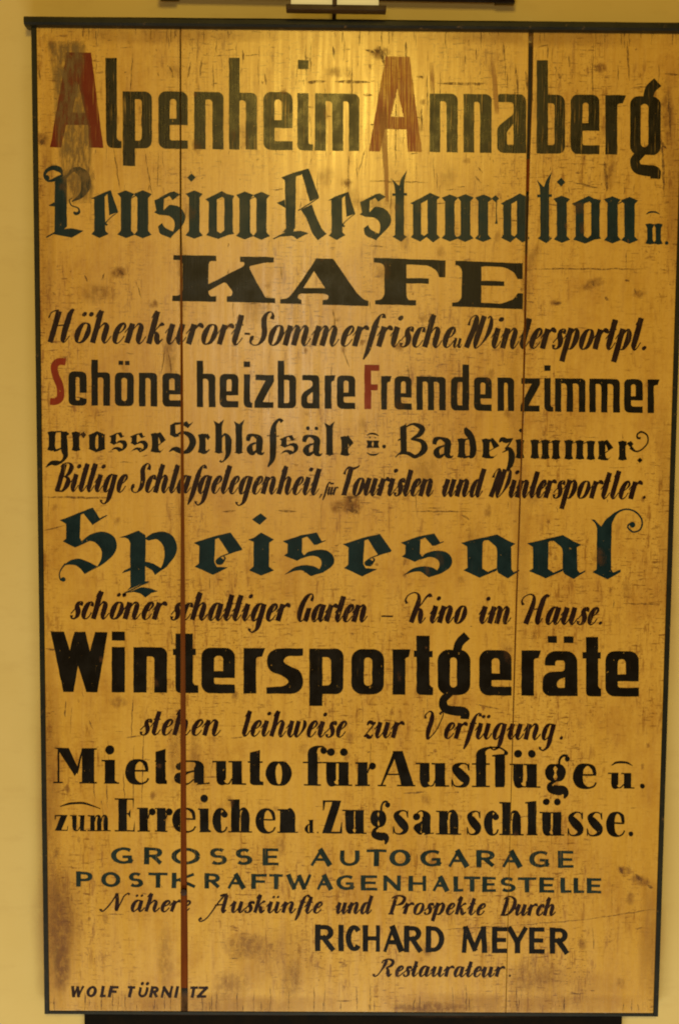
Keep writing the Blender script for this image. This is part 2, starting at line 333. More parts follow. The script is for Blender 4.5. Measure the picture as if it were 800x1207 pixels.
# ------------------------------------------------------------------ pen-script alphabet: unit = x-height, width 0 = hair, 1 = full
def dn(x, y=1.0): return [(x, y, .95), (x, y - .2, 1), (x, .34, 1), (x + .02, .14, .75), (x + .11, .0, .2), (x + .24, .10, 0), (x + .36, .36, 0)]
def st(x, y=1.0, b=0.0): return [(x, y, .95), (x, (y + b) / 2, 1), (x, b, .95)]
def arch(x, x2): return [(x + .03, .40, 0), (x + .18, .80, 0), (x + (x2 - x) * .66, .985, .25), (x2 - .02, .86, .85), (x2, .6, 1)]
def lead(x): return [(x - .26, .52, 0), (x - .10, .86, 0), (x, .98, .2)]
OV = [(.62, .86, 0), (.45, 1.0, .1), (.26, .84, .75), (.17, .45, 1), (.23, .1, .7), (.36, .0, .1), (.52, .2, 0), (.64, .62, 0)]
SC = {
 'i': (.60, [lead(.22), dn(.22)], [(.26, 1.44, .13)]),
 'u': (1.08, [lead(.2), dn(.2), dn(.70)], []),
 'n': (1.10, [lead(.2), st(.2), arch(.2, .70), dn(.70, .7)], []),
 'm': (1.56, [lead(.2), st(.2), arch(.2, .66), st(.66, .7), arch(.66, 1.13), dn(1.13, .7)], []),
 'r': (.72, [lead(.2), st(.2), [(.23, .45, 0), (.36, .84, .1), (.5, .98, .6), (.60, .90, .8), (.61, .82, .5)]], []),
 'o': (.84, [[(.44, 1.0, 0), (.26, .9, .55), (.16, .55, 1), (.2, .15, .7), (.34, .0, .05), (.56, .12, .5), (.66, .5, .9), (.60, .88, .5), (.44, 1.0, 0)]], []),
 'e': (.68, [[(.16, .42, 0), (.42, .56, 0), (.55, .80, .35), (.46, .99, .2), (.28, .88, .7), (.17, .5, 1), (.21, .14, .75), (.36, .0, .1), (.52, .12, 0), (.64, .36, 0)]], []),
 'c': (.64, [[(.53, .74, .6), (.52, .92, .4), (.42, 1.0, 0), (.26, .86, .7), (.17, .5, 1), (.21, .14, .75), (.36, .0, .1), (.52, .12, 0), (.62, .36, 0)]], []),
 'a': (1.0, [OV, dn(.66)], []),
 'd': (1.0, [OV, dn(.66, 1.62)], []),
 'g': (.96, [OV, [(.66, 1, .95), (.66, .4, 1), (.66, -.22, .95), (.60, -.52, .5), (.40, -.68, .1), (.18, -.56, .2), (.16, -.46, .6)]], []),
 'h': (1.08, [[(.0, 1.28, 0), (.08, 1.52, .1), (.2, 1.62, .5)], st(.2, 1.62), arch(.2, .70), dn(.70, .7)], []),
 'k': (.95, [[(.0, 1.28, 0), (.08, 1.52, .1), (.2, 1.62, .5)], st(.2, 1.62), [(.24, .42, 0), (.46, .86, .1), (.60, .98, .6), (.66, .90, .6)], [(.34, .60, .2), (.48, .46, .8), (.56, .2, 1), (.66, .02, .4), (.84, .25, 0)]], []),
 'l': (.56, [[(.0, 1.25, 0), (.1, 1.5, .1), (.2, 1.6, .4)], dn(.2, 1.6)], []),
 't': (.58, [lead(.2), dn(.2, 1.5), [(.0, 1.0, .05), (.42, 1.0, .05)]], []),
 'f': (.62, [[(.66, 1.42, .75), (.62, 1.56, .5), (.50, 1.60, .05), (.36, 1.42, .5), (.30, 1.0, 1), (.28, .3, 1), (.25, -.25, .75), (.16, -.66, .15)], [(.10, .98, .05), (.55, .98, .05)]], []),
 's': (.62, [[(.50, .76, .45), (.50, .94, .3), (.40, 1.0, 0), (.26, .90, .5), (.27, .68, .95), (.40, .45, 1), (.43, .18, .7), (.30, .0, .1), (.12, .04, .2), (.08, .2, .6)], [(.0, .3, 0), (.3, .75, 0), (.5, .98, 0)]], []),
 'p': (.88, [lead(.2), st(.2, 1.05, -.62), [(.24, .50, 0), (.38, .9, .1), (.52, 1.0, .35), (.64, .80, .9), (.66, .45, 1), (.56, .1, .5), (.42, .0, .05), (.26, .12, 0)]], []),
 'w': (1.28, [lead(.2), [(.2, 1, .9), (.2, .34, 1), (.26, .08, .6), (.38, .0, .1), (.54, .3, 0), (.62, .7, 0)], [(.62, 1, .9), (.62, .34, 1), (.68, .08, .6), (.80, .0, .1), (1.0, .3, .2), (1.08, .7, .75), (1.02, .95, .6), (.92, .98, .2)]], []),
 'z': (.70, [[(.10, .78, .1), (.16, .95, .5), (.30, .97, .9), (.46, .90, .7), (.60, .98, .1)], [(.58, .96, .05), (.1, .06, .05)], [(.08, .05, .1), (.22, .12, .7), (.40, .04, .9), (.54, .02, .4), (.62, .2, .1)]], []),
 '.': (.5, [], [(.2, .10, .15)]), ',': (.4, [[(.2, .1, .7), (.14, -.2, .1)]], []), '-': (.6, [[(.05, .55, .25), (.55, .55, .25)]], []), ' ': (.5, [], []),
 'H': (1.30, [[(-.22, 1.22, .15), (-.18, 1.46, 0), (-.02, 1.58, .05), (.2, 1.56, .5)], st(.2, 1.56), [(.92, 1.68, .3), (.82, 1.5, .8), (.78, 1.2, 1), (.78, .3, 1), (.84, .05, .5), (.94, .04, 0), (1.1, .34, 0)], [(.2, .82, .05), (.8, .90, .05)]], []),
 'S': (1.0, [[(.92, 1.30, .7), (.92, 1.50, .4), (.80, 1.66, 0), (.60, 1.60, .35), (.50, 1.32, .95), (.60, .98, 1), (.72, .66, 1), (.72, .28, .8), (.55, .02, .1), (.30, .0, .05), (.10, .16, .3), (.14, .36, .7), (.22, .36, .4)]], []),
 'W': (1.55, [[(-.02, 1.12, .45), (-.02, 1.38, .05), (.12, 1.58, 0), (.30, 1.60, .3), (.36, 1.4, .9), (.34, .9, 1), (.2, .0, .95)], [(.22, .04, 0), (.45, .7, 0), (.66, 1.45, 0), (.76, 1.6, .1)], [(.76, 1.6, .9), (.72, 1.0, 1), (.68, .3, .9), (.72, .02, .3), (.84, .0, 0), (1.10, .32, .15), (1.28, .85, .75), (1.26, 1.35, .6), (1.12, 1.6, .05), (1.0, 1.48, .1)]], []),
 'B': (1.02, [st(.22, 1.56), [(.0, 1.40, 0), (.12, 1.56, .05), (.5, 1.62, .15), (.76, 1.40, .85), (.70, 1.05, .7), (.45, .86, 0), (.3, .85, 0)], [(.45, .86, .05), (.74, .72, .7), (.80, .38, 1), (.62, .06, .4), (.35, .0, .05), (.1, .02, .1)]], []),
 'T': (.95, [st(.40, 1.5), [(.0, 1.18, .5), (.02, 1.42, .1), (.22, 1.6, .35), (.55, 1.54, .4), (.85, 1.62, .2), (.98, 1.72, 0)], [(.18, .02, .05), (.62, .02, .05)]], []),
 'G': (1.12, [[(.80, 1.20, .5), (.82, 1.46, .3), (.66, 1.62, .0), (.40, 1.45, .6), (.22, .95, 1), (.22, .40, 1), (.36, .06, .5), (.54, .04, 0), (.72, .35, 0)], [(.80, .72, .9), (.80, .2, 1), (.78, .0, .7)], [(.62, .74, .05), (.98, .74, .05)]], []),
 'K': (1.42, [[(-.42, 1.12, .45), (-.58, 1.34, .15), (-.48, 1.62, 0), (-.12, 1.76, .05), (.2, 1.64, .35), (.34, 1.3, .8), (.32, .8, 1), (.24, .0, .95)], [(.34, .72, 0), (.6, 1.1, .0), (.80, 1.52, .2), (.98, 1.66, .4), (1.08, 1.52, .7)], [(.40, .82, .1), (.66, .72, .7), (.78, .35, 1), (.86, .04, .5), (1.0, .02, 0), (1.16, .3, 0)]], []),
 'Ħ': (1.34, [[(-.34, 1.10, .45), (-.50, 1.32, .15), (-.40, 1.60, 0), (-.08, 1.74, .05), (.18, 1.62, .35), (.27, 1.3, .8), (.25, .8, 1), (.17, .0, .95)], [(1.16, 1.60, .55), (1.02, 1.70, .3), (.88, 1.5, .8), (.84, 1.2, 1), (.84, .3, 1), (.90, .05, .5), (1.0, .04, 0), (1.14, .34, 0)], [(.22, .82, .05), (.86, .92, .05)]], []),
 'V': (1.35, [[(-.05, 1.25, .5), (-.12, 1.45, .1), (.05, 1.70, 0), (.26, 1.62, .4), (.36, 1.2, 1), (.34, .5, 1), (.40, .05, .6), (.52, .0, .1), (.82, .5, 0), (.98, 1.2, 0), (.98, 1.55, 0), (.86, 1.68, .1), (.78, 1.52, .4)]], []),
 'N': (1.75, [[(-.22, .18, .7), (-.18, .04, .3), (.0, .02, .05), (.30, .6, .1), (.50, 1.3, .1), (.60, 1.62, .2)], [(.56, 1.6, .8), (.74, .9, 1), (.86, .2, 1), (.90, .0, .4)], [(.92, .02, .05), (1.02, .8, .1), (1.10, 1.35, .05), (1.30, 1.62, .1), (1.45, 1.52, .5)]], []),
 'A': (1.30, [[(-.55, -.55, .6), (-.70, -.70, .3), (-.55, -.86, .05), (-.15, -.5, .05), (.25, .7, .12), (.62, 1.62, .2)], [(.30, 1.45, .35), (.5, 1.58, .2), (.80, 1.62, .3)], [(.76, 1.58, .9), (.78, .9, 1), (.80, .25, 1), (.88, .0, .4), (1.04, .22, 0)], [(.12, .62, .1), (.80, .72, .1)]], []),
 'P': (1.05, [st(.28, 1.56), [(.0, 1.40, 0), (.14, 1.56, .1), (.55, 1.66, .2), (.92, 1.42, .85), (.86, 1.0, .7), (.55, .80, 0), (.36, .86, 0)], [(.08, .0, .1), (.5, .0, .1)]], []),
 'D': (1.25, [st(.30, 1.56), [(.0, 1.40, 0), (.14, 1.58, .1), (.55, 1.66, .15), (1.0, 1.3, .9), (1.02, .7, 1), (.78, .15, .5), (.45, .0, .05), (.1, .02, .15)]], []),
 'R': (1.35, [[(-.30, .22, .6), (-.26, .04, .3), (-.05, .02, .05), (.2, .5, .15), (.40, 1.3, .9), (.44, 1.6, .6)], [(.1, 1.28, .1), (.2, 1.55, .1), (.6, 1.68, .2), (.98, 1.46, .85), (.92, 1.06, .6), (.55, .84, 0)], [(.55, .84, .1), (.76, .6, .8), (.84, .25, 1), (.94, .0, .3), (1.12, .25, 0)]], []),
}
for k, v in {'ä': 'a', 'ö': 'o', 'ü': 'u'}.items():
    adv, ss, dd = SC[v]; SC[k] = (adv, ss, [(.24 if v != 'u' else .26, 1.42, .12), (.58, 1.42, .12)])
def script(L, text, x0, x1, H, T=.30, h=.065, asc=None):
    """write one word of script so that it spans x0..x1 (px at the base line)"""
    adv = sum(SC[c][0] for c in text); k = (x1 - x0) / (adv * H); x = x0
    for c in text:
        a, ss, dd = SC[c]
        for q in ss:
            L.stroke([(x + p[0] * H * k, p[1] * H, H * (h + (T - h) * min(p[2], 1))) for p in q], 5)
        for d in dd: L.disc(x + d[0] * H * k, d[1] * H, d[2] * H * 1.0)
        x += a * H * k
# ------------------------------------------------------------------ fat-face roman letters, drawn into x0..x1
def roman(L, ch, x0, x1, H, T, h, A=None):
    W = x1 - x0; A = A or 1.55 * H
    wd = lambda t: h + (T - h) * t
    def sk(pts, seg=6): L.stroke([(x0 + p[0] * W, p[1] * H, wd(p[2])) for p in pts], seg)
    def ser(a, b, y): L.rect(a, y, b, y + h)
    def stem(xs, y0, y1): L.rect(xs, y0, xs + T, y1)
    s1 = x0 + .12 * W; s2 = x1 - .12 * W - T
    if ch in 'iıl':
        xs = x0 + (W - T) * .42; top = H if ch != 'l' else A
        L.poly([(x0, top - h), (x0, top), (xs + T, top), (xs + T, h * 2.2), (xs + T + h * 2, h), (x1, h), (x1, 0), (xs - h, 0), (xs, h), (xs, top - h * 1.2)] if ch != 'l' else
               [(xs - h * 2, top - h), (xs - h * 2, top), (xs + T, top + h), (xs + T, h), (x1, h), (x1, 0), (x0, 0), (x0, h), (xs, h), (xs, top - h)])
        if ch == 'i': L.disc(xs + T * .5, 1.42 * H, T * .46)
    elif ch in 'nhm':
        xs2 = s2 if ch != 'm' else x0 + W * .5 - T * .5
        top = A if ch == 'h' else H
        stem(s1, 0, top); L.poly([(x0, top - h), (x0, top), (s1, top), (s1, top - h * 1.3)]); ser(x0, s1 + T + W * .07, 0)
        def ar(a, b):
            L.stroke([(a, H * .62, h), (a + (b - a) * .45, H * .93, h), (b + T * .35, H * .97, T * .5), (b + T * .5, H * .8, T * .9), (b + T * .5, H * .6, T)]); stem(b, 0, H * .66)
        ar(s1 + T, xs2); ser(xs2 - W * .06, (x1 if ch != 'm' else xs2 + T + W * .04), 0)
        if ch == 'm': ar(xs2 + T, s2); ser(s2 - W * .05, x1, 0)
    elif ch in 'uü':
        stem(s1, H * .28, H); ser(x0, s1, H - h); L.stroke([(s1 + T * .5, H * .35, T), (s1 + T * .55, H * .12, T * .8), (s1 + T * .95, h * .6, h * 1.2), (s1 + T * 1.3, h * .8, h), (s2, H * .26, h)])
        stem(s2, 0, H); ser(s2 - W * .10, s2, H - h); ser(s2, x1, 0)
        if ch == 'ü':
            for c in (.28, .72): L.disc(x0 + W * c, 1.42 * H, T * .40)
    elif ch == 'r':
        stem(s1, 0, H); ser(x0, s1, H - h); ser(x0, s1 + T + W * .12, 0)
        L.stroke([(s1 + T, H * .55, h), (s1 + T + W * .14, H * .88, h), (x1 - W * .16, H * .96, h * 1.4)]); L.disc(x1 - W * .12, H * .84, H * .15)
    elif ch == 'e':
        t = T / W * .5
        sk([(.97, .24, .05), (.86, .08, .05), (.62, .015, .12), (t + .12, .16, .75), (t + .02, .5, 1), (t + .12, .84, .75), (.60, .985, .12), (.84, .86, .30), (.92, .58, .22)])
        L.rect(x0 + T * .8, H * .52, x0 + W * .97, H * .52 + h * 1.2)
    elif ch == 'c':
        t = T / W * .5
        sk([(.97, .24, .05), (.86, .08, .05), (.62, .015, .12), (t + .12, .16, .75), (t + .02, .5, 1), (t + .12, .84, .75), (.62, .985, .1), (.86, .88, .1)]); L.disc(x0 + .82 * W, H * .76, H * .14)
    elif ch == 'o':
        t = T / W * .5
        sk([(.5, .985, .0), (t + .1, .84, .7), (t, .5, 1), (t + .1, .16, .7), (.5, .015, .0), (.9 - t, .16, .7), (1 - t, .5, 1), (.9 - t, .84, .7), (.5, .985, .0)])
    elif ch == 'a':
        sr = x1 - .16 * W - T
        stem(sr, h, H * .72); L.stroke([(x0 + W * .12, H * .80, h), (x0 + W * .28, H * .96, h), (sr + T * .1, H * .97, h * 1.6), (sr + T * .5, H * .80, T * .9), (sr + T * .5, H * .6, T)])
        L.disc(x0 + W * .17, H * .74, H * .15)
        L.stroke([(sr + 1, H * .57, h), (x0 + W * .36, H * .47, h * 2), (x0 + T * .55, H * .27, T * .95), (x0 + W * .30, H * .05, h * 2.5), (x0 + W * .42, H * .03, h), (sr, H * .2, h)])
        L.stroke([(sr + T * .5, h * 2, T), (sr + T * .8, h * .7, h * 1.2), (x1, h, h)])
    elif ch == 't':
        xs = x0 + (W - T) * .38
        L.poly([(xs, h * 2), (xs, A - H * .12), (xs + T, A), (xs + T, h * 2.5, 2), (x1, h * 2.4), (x1, 0), (xs, 0, 5)]); ser(x0, x1 - W * .05, H - h)
    elif ch == 'f':
        xs = x0 + W * .18
        stem(xs, 0, A * .8); ser(x0, xs + T + W * .14, 0); ser(x0 - W * .04, xs + T + W * .2, H - h)
        L.stroke([(xs + T * .5, A * .74, T), (xs + T * .55, A * .88, T * .9), (xs + T * 1.0, A * .985, h * 2), (x1 - W * .12, A * .99, h), (x1 - W * .02, A * .93, h)]); L.disc(x1 - W * .1, A * .90, T * .34)
    elif ch == 's':
        sk([(.88, .74, .0), (.80, .95, .0), (.50, .985, .08), (.24, .80, .62), (.45, .56, .95), (.72, .32, .9), (.72, .12, .45), (.46, .015, .08), (.18, .06, .0), (.08, .28, .0)])
        L.rect(x0 + .86 * W, .70 * H, x0 + .92 * W, .99 * H); L.rect(x0 + .04 * W, .01 * H, x0 + .10 * W, .32 * H)
    elif ch == 'g':
        cx = .44; t = T / W * .5
        sk([(cx, .985, .0), (t + .06, .86, .6), (t + .02, .64, .95), (t + .06, .42, .6), (cx, .30, .0), (.82 - t, .42, .6), (.86 - t, .64, .95), (.82 - t, .86, .6), (cx, .985, .0)])
        sk([(.58, .95, .1), (.60, 1.2, .1), (.74, 1.36, .12), (.92, 1.34, .1)]); L.disc(x0 + .90 * W, 1.22 * H, H * .11)
        sk([(.44, .30, .1), (.24, .16, .3), (.26, -.02, .8), (.50, -.10, .95), (.74, -.12, .95), (.84, -.26, .5), (.78, -.44, .05)])
    elif ch == 'd':
        sr = x1 - .10 * W - T
        stem(sr, 0, A * .93); ser(sr - W * .1, sr, A * .93 - h); ser(sr + T, x1, 0); sk([(.62, .9, .0), (.4, .97, .1), (.2, .5, .9), (.4, .02, .1), (.62, .12, .0)])
    elif ch == 'z':
        L.poly([(x0, H), (x1, H), (x0 + W * .5, h), (x1 - W * .05, h), (x1 - W * .02, H * .3), (x1 + W * .04, H * .3), (x1, 0), (x0, 0), (x0 + W * .45, H - h * 1.2), (x0 + W * .1, H - h * 1.2), (x0 + W * .08, H * .72), (x0, H * .72)])
    elif ch == 'M':
        xr = x1 - .09 * W - T * 1.1
        L.rect(x0 + .10 * W, 0, x0 + .10 * W + h * 1.3, A); ser(x0, x0 + .22 * W, 0)
        L.poly([(x0, A), (x0 + .13 * W + T, A), (x0 + .58 * W, A * .40), (x0 + .50 * W, A * .20), (x0 + .10 * W, A - h)])
        L.poly([(xr, A), (x1, A), (x1, A - h), (x1 - .06 * W, A - h), (x1 - .06 * W, h), (x1, h), (x1, 0), (xr - .06 * W, 0), (xr - .06 * W, h), (xr, h), (xr, A * .80), (x0 + .56 * W, A * .26), (x0 + .52 * W, A * .32)])
    elif ch == 'A':
        L.poly([(x0 + .40 * W, A), (x0 + .66 * W, A), (x1 - .05 * W, h), (x1, h), (x1, 0), (x0 + .50 * W, 0), (x0 + .50 * W, h), (x0 + .62 * W, h), (x0 + .44 * W, A * .80)])
        L.poly([(x0 + .42 * W, A), (x0 + .47 * W, A * .82), (x0 + .13 * W, h), (x0 + .22 * W, h), (x0 + .22 * W, 0), (x0, 0), (x0, h), (x0 + .08 * W, h)])
        ser(x0 + .22 * W, x0 + .62 * W, A * .32)
    elif ch == 'E':
        xs = x0 + .18 * W
        stem(xs, h, A - h); L.rect(x0, 0, x1 - .06 * W, h); L.rect(x0, A - h, x1 - .04 * W, A)
        L.poly([(x1 - .08 * W, 0), (x1, 0), (x1, A * .34)]); L.poly([(x1 - .12 * W, A), (x1 - .04 * W, A), (x1 - .04 * W, A * .70)])
        ser(xs + T, x1 - .22 * W, A * .52); L.poly([(x1 - .34 * W, A * .53), (x1 - .2 * W, A * .40), (x1 - .2 * W, A * .68)])
    elif ch == 'Z':
        L.poly([(x0 + .04 * W, A), (x1 - .03 * W, A), (x0 + .47 * W, h * 1.4), (x1 - .12 * W, h * 1.4), (x1 - .04 * W, A * .34), (x1, A * .34), (x1, 0), (x0, 0), (x0 + .50 * W, A - h * 1.4), (x0 + .16 * W, A - h * 1.4), (x0 + .08 * W, A * .70), (x0 + .03 * W, A * .70)])
# ------------------------------------------------------------------ block capitals: width follows the direction of each stroke
def rnd(cx, cy, rx, ry, a0, a1, n=16):
    return [(cx + rx * math.cos(math.radians(a0 + (a1 - a0) * k / n)), cy + ry * math.sin(math.radians(a0 + (a1 - a0) * k / n))) for k in range(n + 1)]
CAPS = {  # strokes in a unit box; last number scales the vertical weight
 'R': [([(0, 0), (0, 1)], 1), ([(0, .98), (.5, .98)] + rnd(.5, .74, .42, .24, 90, -90) + [(0, .5)], 1), ([(.42, .5), (1, 0)], 1)],
 'P': [([(0, 0), (0, 1)], 1), ([(0, .98), (.5, .98)] + rnd(.5, .71, .48, .27, 90, -90) + [(0, .44)], 1)],
 'I': [([(.5, 0), (.5, 1)], 1)],
 'C': [(rnd(.62, .5, .62, .49, 40, 320, 28), 1)],
 'G': [(rnd(.58, .5, .58, .48, 48, 330, 28), 1), ([(.52, .42), (1, .42)], 1), ([(.96, .42), (.96, .06)], .8)],
 'O': [(rnd(.5, .5, .5, .49, 0, 360, 32), 1)],
 'H': [([(0, 0), (0, 1)], 1), ([(1, 0), (1, 1)], .75), ([(0, .5), (1, .5)], 1)],
 'A': [([(0, 0), (.5, 1)], .55), ([(.48, 1), (1, 0)], 1.15), ([(.18, .34), (.82, .34)], 1)],
 'D': [([(0, 0), (0, 1)], 1), ([(0, .98), (.35, .98)] + rnd(.35, .5, .65, .48, 90, -90) + [(0, .02)], 1)],
 'M': [([(0, 0), (.06, 1)], .8), ([(.08, 1), (.5, .08)], 1), ([(.5, .08), (.92, 1)], .8), ([(.94, 1), (1, 0)], 1)],
 'E': [([(0, 0), (0, 1)], 1), ([(0, .99), (.98, .99)], 1), ([(0, .5), (.86, .5)], 1), ([(0, .01), (1, .01)], 1)],
 'F': [([(0, 0), (0, 1)], 1), ([(0, .99), (1, .99)], 1), ([(0, .5), (.84, .5)], 1)],
 'L': [([(0, 0), (0, 1)], 1), ([(0, .01), (1, .01)], 1)],
 'Y': [([(.5, 0), (.5, .45)], 1), ([(0, 1), (.5, .42)], 1), ([(1, 1), (.5, .42)], .85)],
 'S': [(rnd(.5, .735, .46, .25, 35, 250, 14) + rnd(.5, .255, .5, .245, 70, -150, 16), 1)],
 'T': [([(.5, 0), (.5, 1)], 1), ([(-.06, .99), (1.06, .99)], 1)],
 'U': [([(0, 1), (0, .4)] + rnd(.5, .4, .5, .39, 180, 360) + [(1, 1)], .85)],
 'Ü': [([(0, 1), (0, .4)] + rnd(.5, .4, .5, .39, 180, 360) + [(1, 1)], .85)],
 'K': [([(0, 0), (0, 1)], 1), ([(.05, .45), (.95, 1)], .6), ([(.25, .55), (1, 0)], 1.1)],
 'W': [([(0, 1), (.26, .0)], 1), ([(.26, .0), (.5, .95)], .65), ([(.5, .95), (.74, 0)], 1), ([(.74, 0), (1, 1)], .65)],
 'N': [([(0, 0), (0, 1)], .8), ([(0, 1), (1, 0)], 1.1), ([(1, 0), (1, 1)], .8)],
 'Z': [([(0, .99), (1, .99)], 1), ([(.96, .98), (.02, .02)], 1), ([(0, .01), (1, .01)], 1)],
}
def caps(L, ch, x0, x1, H, wv, wh):
    ax, bx = x0 + wv * .5, x1 - wv * .5; ay, by = wh * .5, H - wh * .5
    for pts, k in CAPS[ch]:
        P = [(ax + (bx - ax) * x, ay + (by - ay) * y) for x, y in pts]; n = len(P)
        o = []
        for i in range(n):
            a, b = P[max(i - 1, 0)], P[min(i + 1, n - 1)]; dx, dy = b[0] - a[0], b[1] - a[1]; d = math.hypot(dx, dy) or 1
            o.append([*P[i], math.hypot(wv * k * dy / d, wh * dx / d)])
        if n == 2:   # vertical stems run the full height
            for e, s_ in ((0, -1), (1, 1)):
                dx, dy = P[1][0] - P[0][0], P[1][1] - P[0][1]; d = math.hypot(dx, dy)
                ext = wh * .5 if abs(dy) > abs(dx) else (wv * .5 if (ch in 'EFLTZ' and e == 1) or ch in 'TZ' else 0.0)
                o[e][0] += s_ * dx / d * ext; o[e][1] += s_ * dy / d * ext
        L.stroke([tuple(p) for p in o], straight=True)
    if ch == 'Ü':
        for u in (.25, .75): L.disc(x0 + (x1 - x0) * u, H * 1.22, wv * .55)
# ------------------------------------------------------------------ black letter
def minim(L, a, b, H, y0=0.0, sp=3.5, rf=6.5):
    c = (a + b) / 2
    L.poly([(a, y0 + rf + 3), (a - sp, y0 + rf - 1.5), (c, y0), (b + sp, y0 + rf - 1.5), (b, y0 + rf + 3), (b, H - rf - 3), (b + sp, H - rf + 1.5), (c, H), (a - sp, H - rf + 1.5), (a, H - rf - 3)])
class Q:
    """points read off as (u, v) on a 4x enlargement starting at photo x = cx0, base line at v = vb"""
    def __init__(s, L, cx0, vb, dx=0.0, dv=0.0): s.L, s.c, s.vb, s.dx, s.dv = L, cx0, vb, dx, dv
    def p(s, u, v): return (s.c + u / 4 + s.dx, (s.vb - v - s.dv) / 4)
    def poly(s, *pts): s.L.poly([(*s.p(q[0], q[1]), *([q[2] / 4] if len(q) > 2 else [])) for q in pts])
    def ring(s, out, hole):
        f = lambda pts: [(*s.p(q[0], q[1]), *([q[2] / 4] if len(q) > 2 else [])) for q in pts]
        s.L.poly(f(out), f(hole))
    def st(s, *pts): s.L.stroke([(*s.p(u, v), w_ / 4) for u, v, w_ in pts])
    def dot(s, u, v, r): x, y = s.p(u, v); s.L.disc(x, y, r / 4)
    def dia(s, u, v, r): s.poly((u - r, v), (u, v - r), (u + r, v), (u, v + r))
    def minim(s, a, b, top, bot=None, sp=3.0, rf=5.5):
        bot = s.vb if bot is None else bot
        x0, y0 = s.p(a, bot); x1, y1 = s.p(b, top); minim(s.L, x0 - .45, x1 + .45, y1, y0, sp * 1.3, rf)
class QS(Q):
    """the same points squeezed into a box x0..x1, 0..H of a line"""
    def __init__(s, L, x0, x1, H, u0, u1, vt, vb): s.L, s.a, s.k, s.u0, s.vb, s.kv = L, x0, (x1 - x0) / (u1 - u0), u0, vb, H / (vb - vt)
    def p(s, u, v): return (s.a + (u - s.u0) * s.k, (s.vb - v) * s.kv)
    def poly(s, *pts): s.L.poly([(*s.p(q[0], q[1]), *([q[2] * s.k] if len(q) > 2 else [])) for q in pts])
    def st(s, *pts): s.L.stroke([(*s.p(u, v), max(1.0, w_ * (s.k + s.kv) / 2)) for u, v, w_ in pts])
    def dot(s, u, v, r): x, y = s.p(u, v); s.L.disc(x, y, r * s.kv * .9)
def e8(Lq):
    Lq.poly((33, 597), (62, 588), (150, 560), (208, 547), (180, 562), (135, 580), (130, 690), (142, 710), (195, 712), (172, 724), (125, 748), (38, 710), (58, 695), (60, 612)); Lq.poly((148, 568), (208, 547), (264, 626), (200, 648)); Lq.st((260, 627, 6), (175, 656, 5), (140, 680, 6), (146, 694, 10), (160, 692, 10)); Lq.dot(158, 684, 17)
    Lq.st((175, 660, 6), (180, 670, 8), (170, 690, 8))
def s8(Lq):
    Lq.poly((453, 590), (480, 582), (540, 560), (545, 575), (543, 640), (552, 655), (580, 648), (520, 682), (458, 657), (474, 645), (476, 604)); Lq.poly((535, 562), (612, 547), (570, 566), (545, 576)); Lq.poly((564, 562), (612, 547), (640, 592), (602, 606)); Lq.st((610, 602, 8), (656, 584, 4))
    Lq.poly((540, 672), (570, 640, 8), (620, 626, 20), (672, 632, 22), (699, 668, 20), (690, 705, 20), (645, 735, 10), (585, 754), (625, 722, 12), (640, 690, 16), (625, 664, 14), (590, 656, 10)); Lq.poly((585, 754), (640, 728), (600, 706, 10), (555, 700, 14), (510, 710, 14), (460, 749), (510, 728, 12), (545, 724, 12))
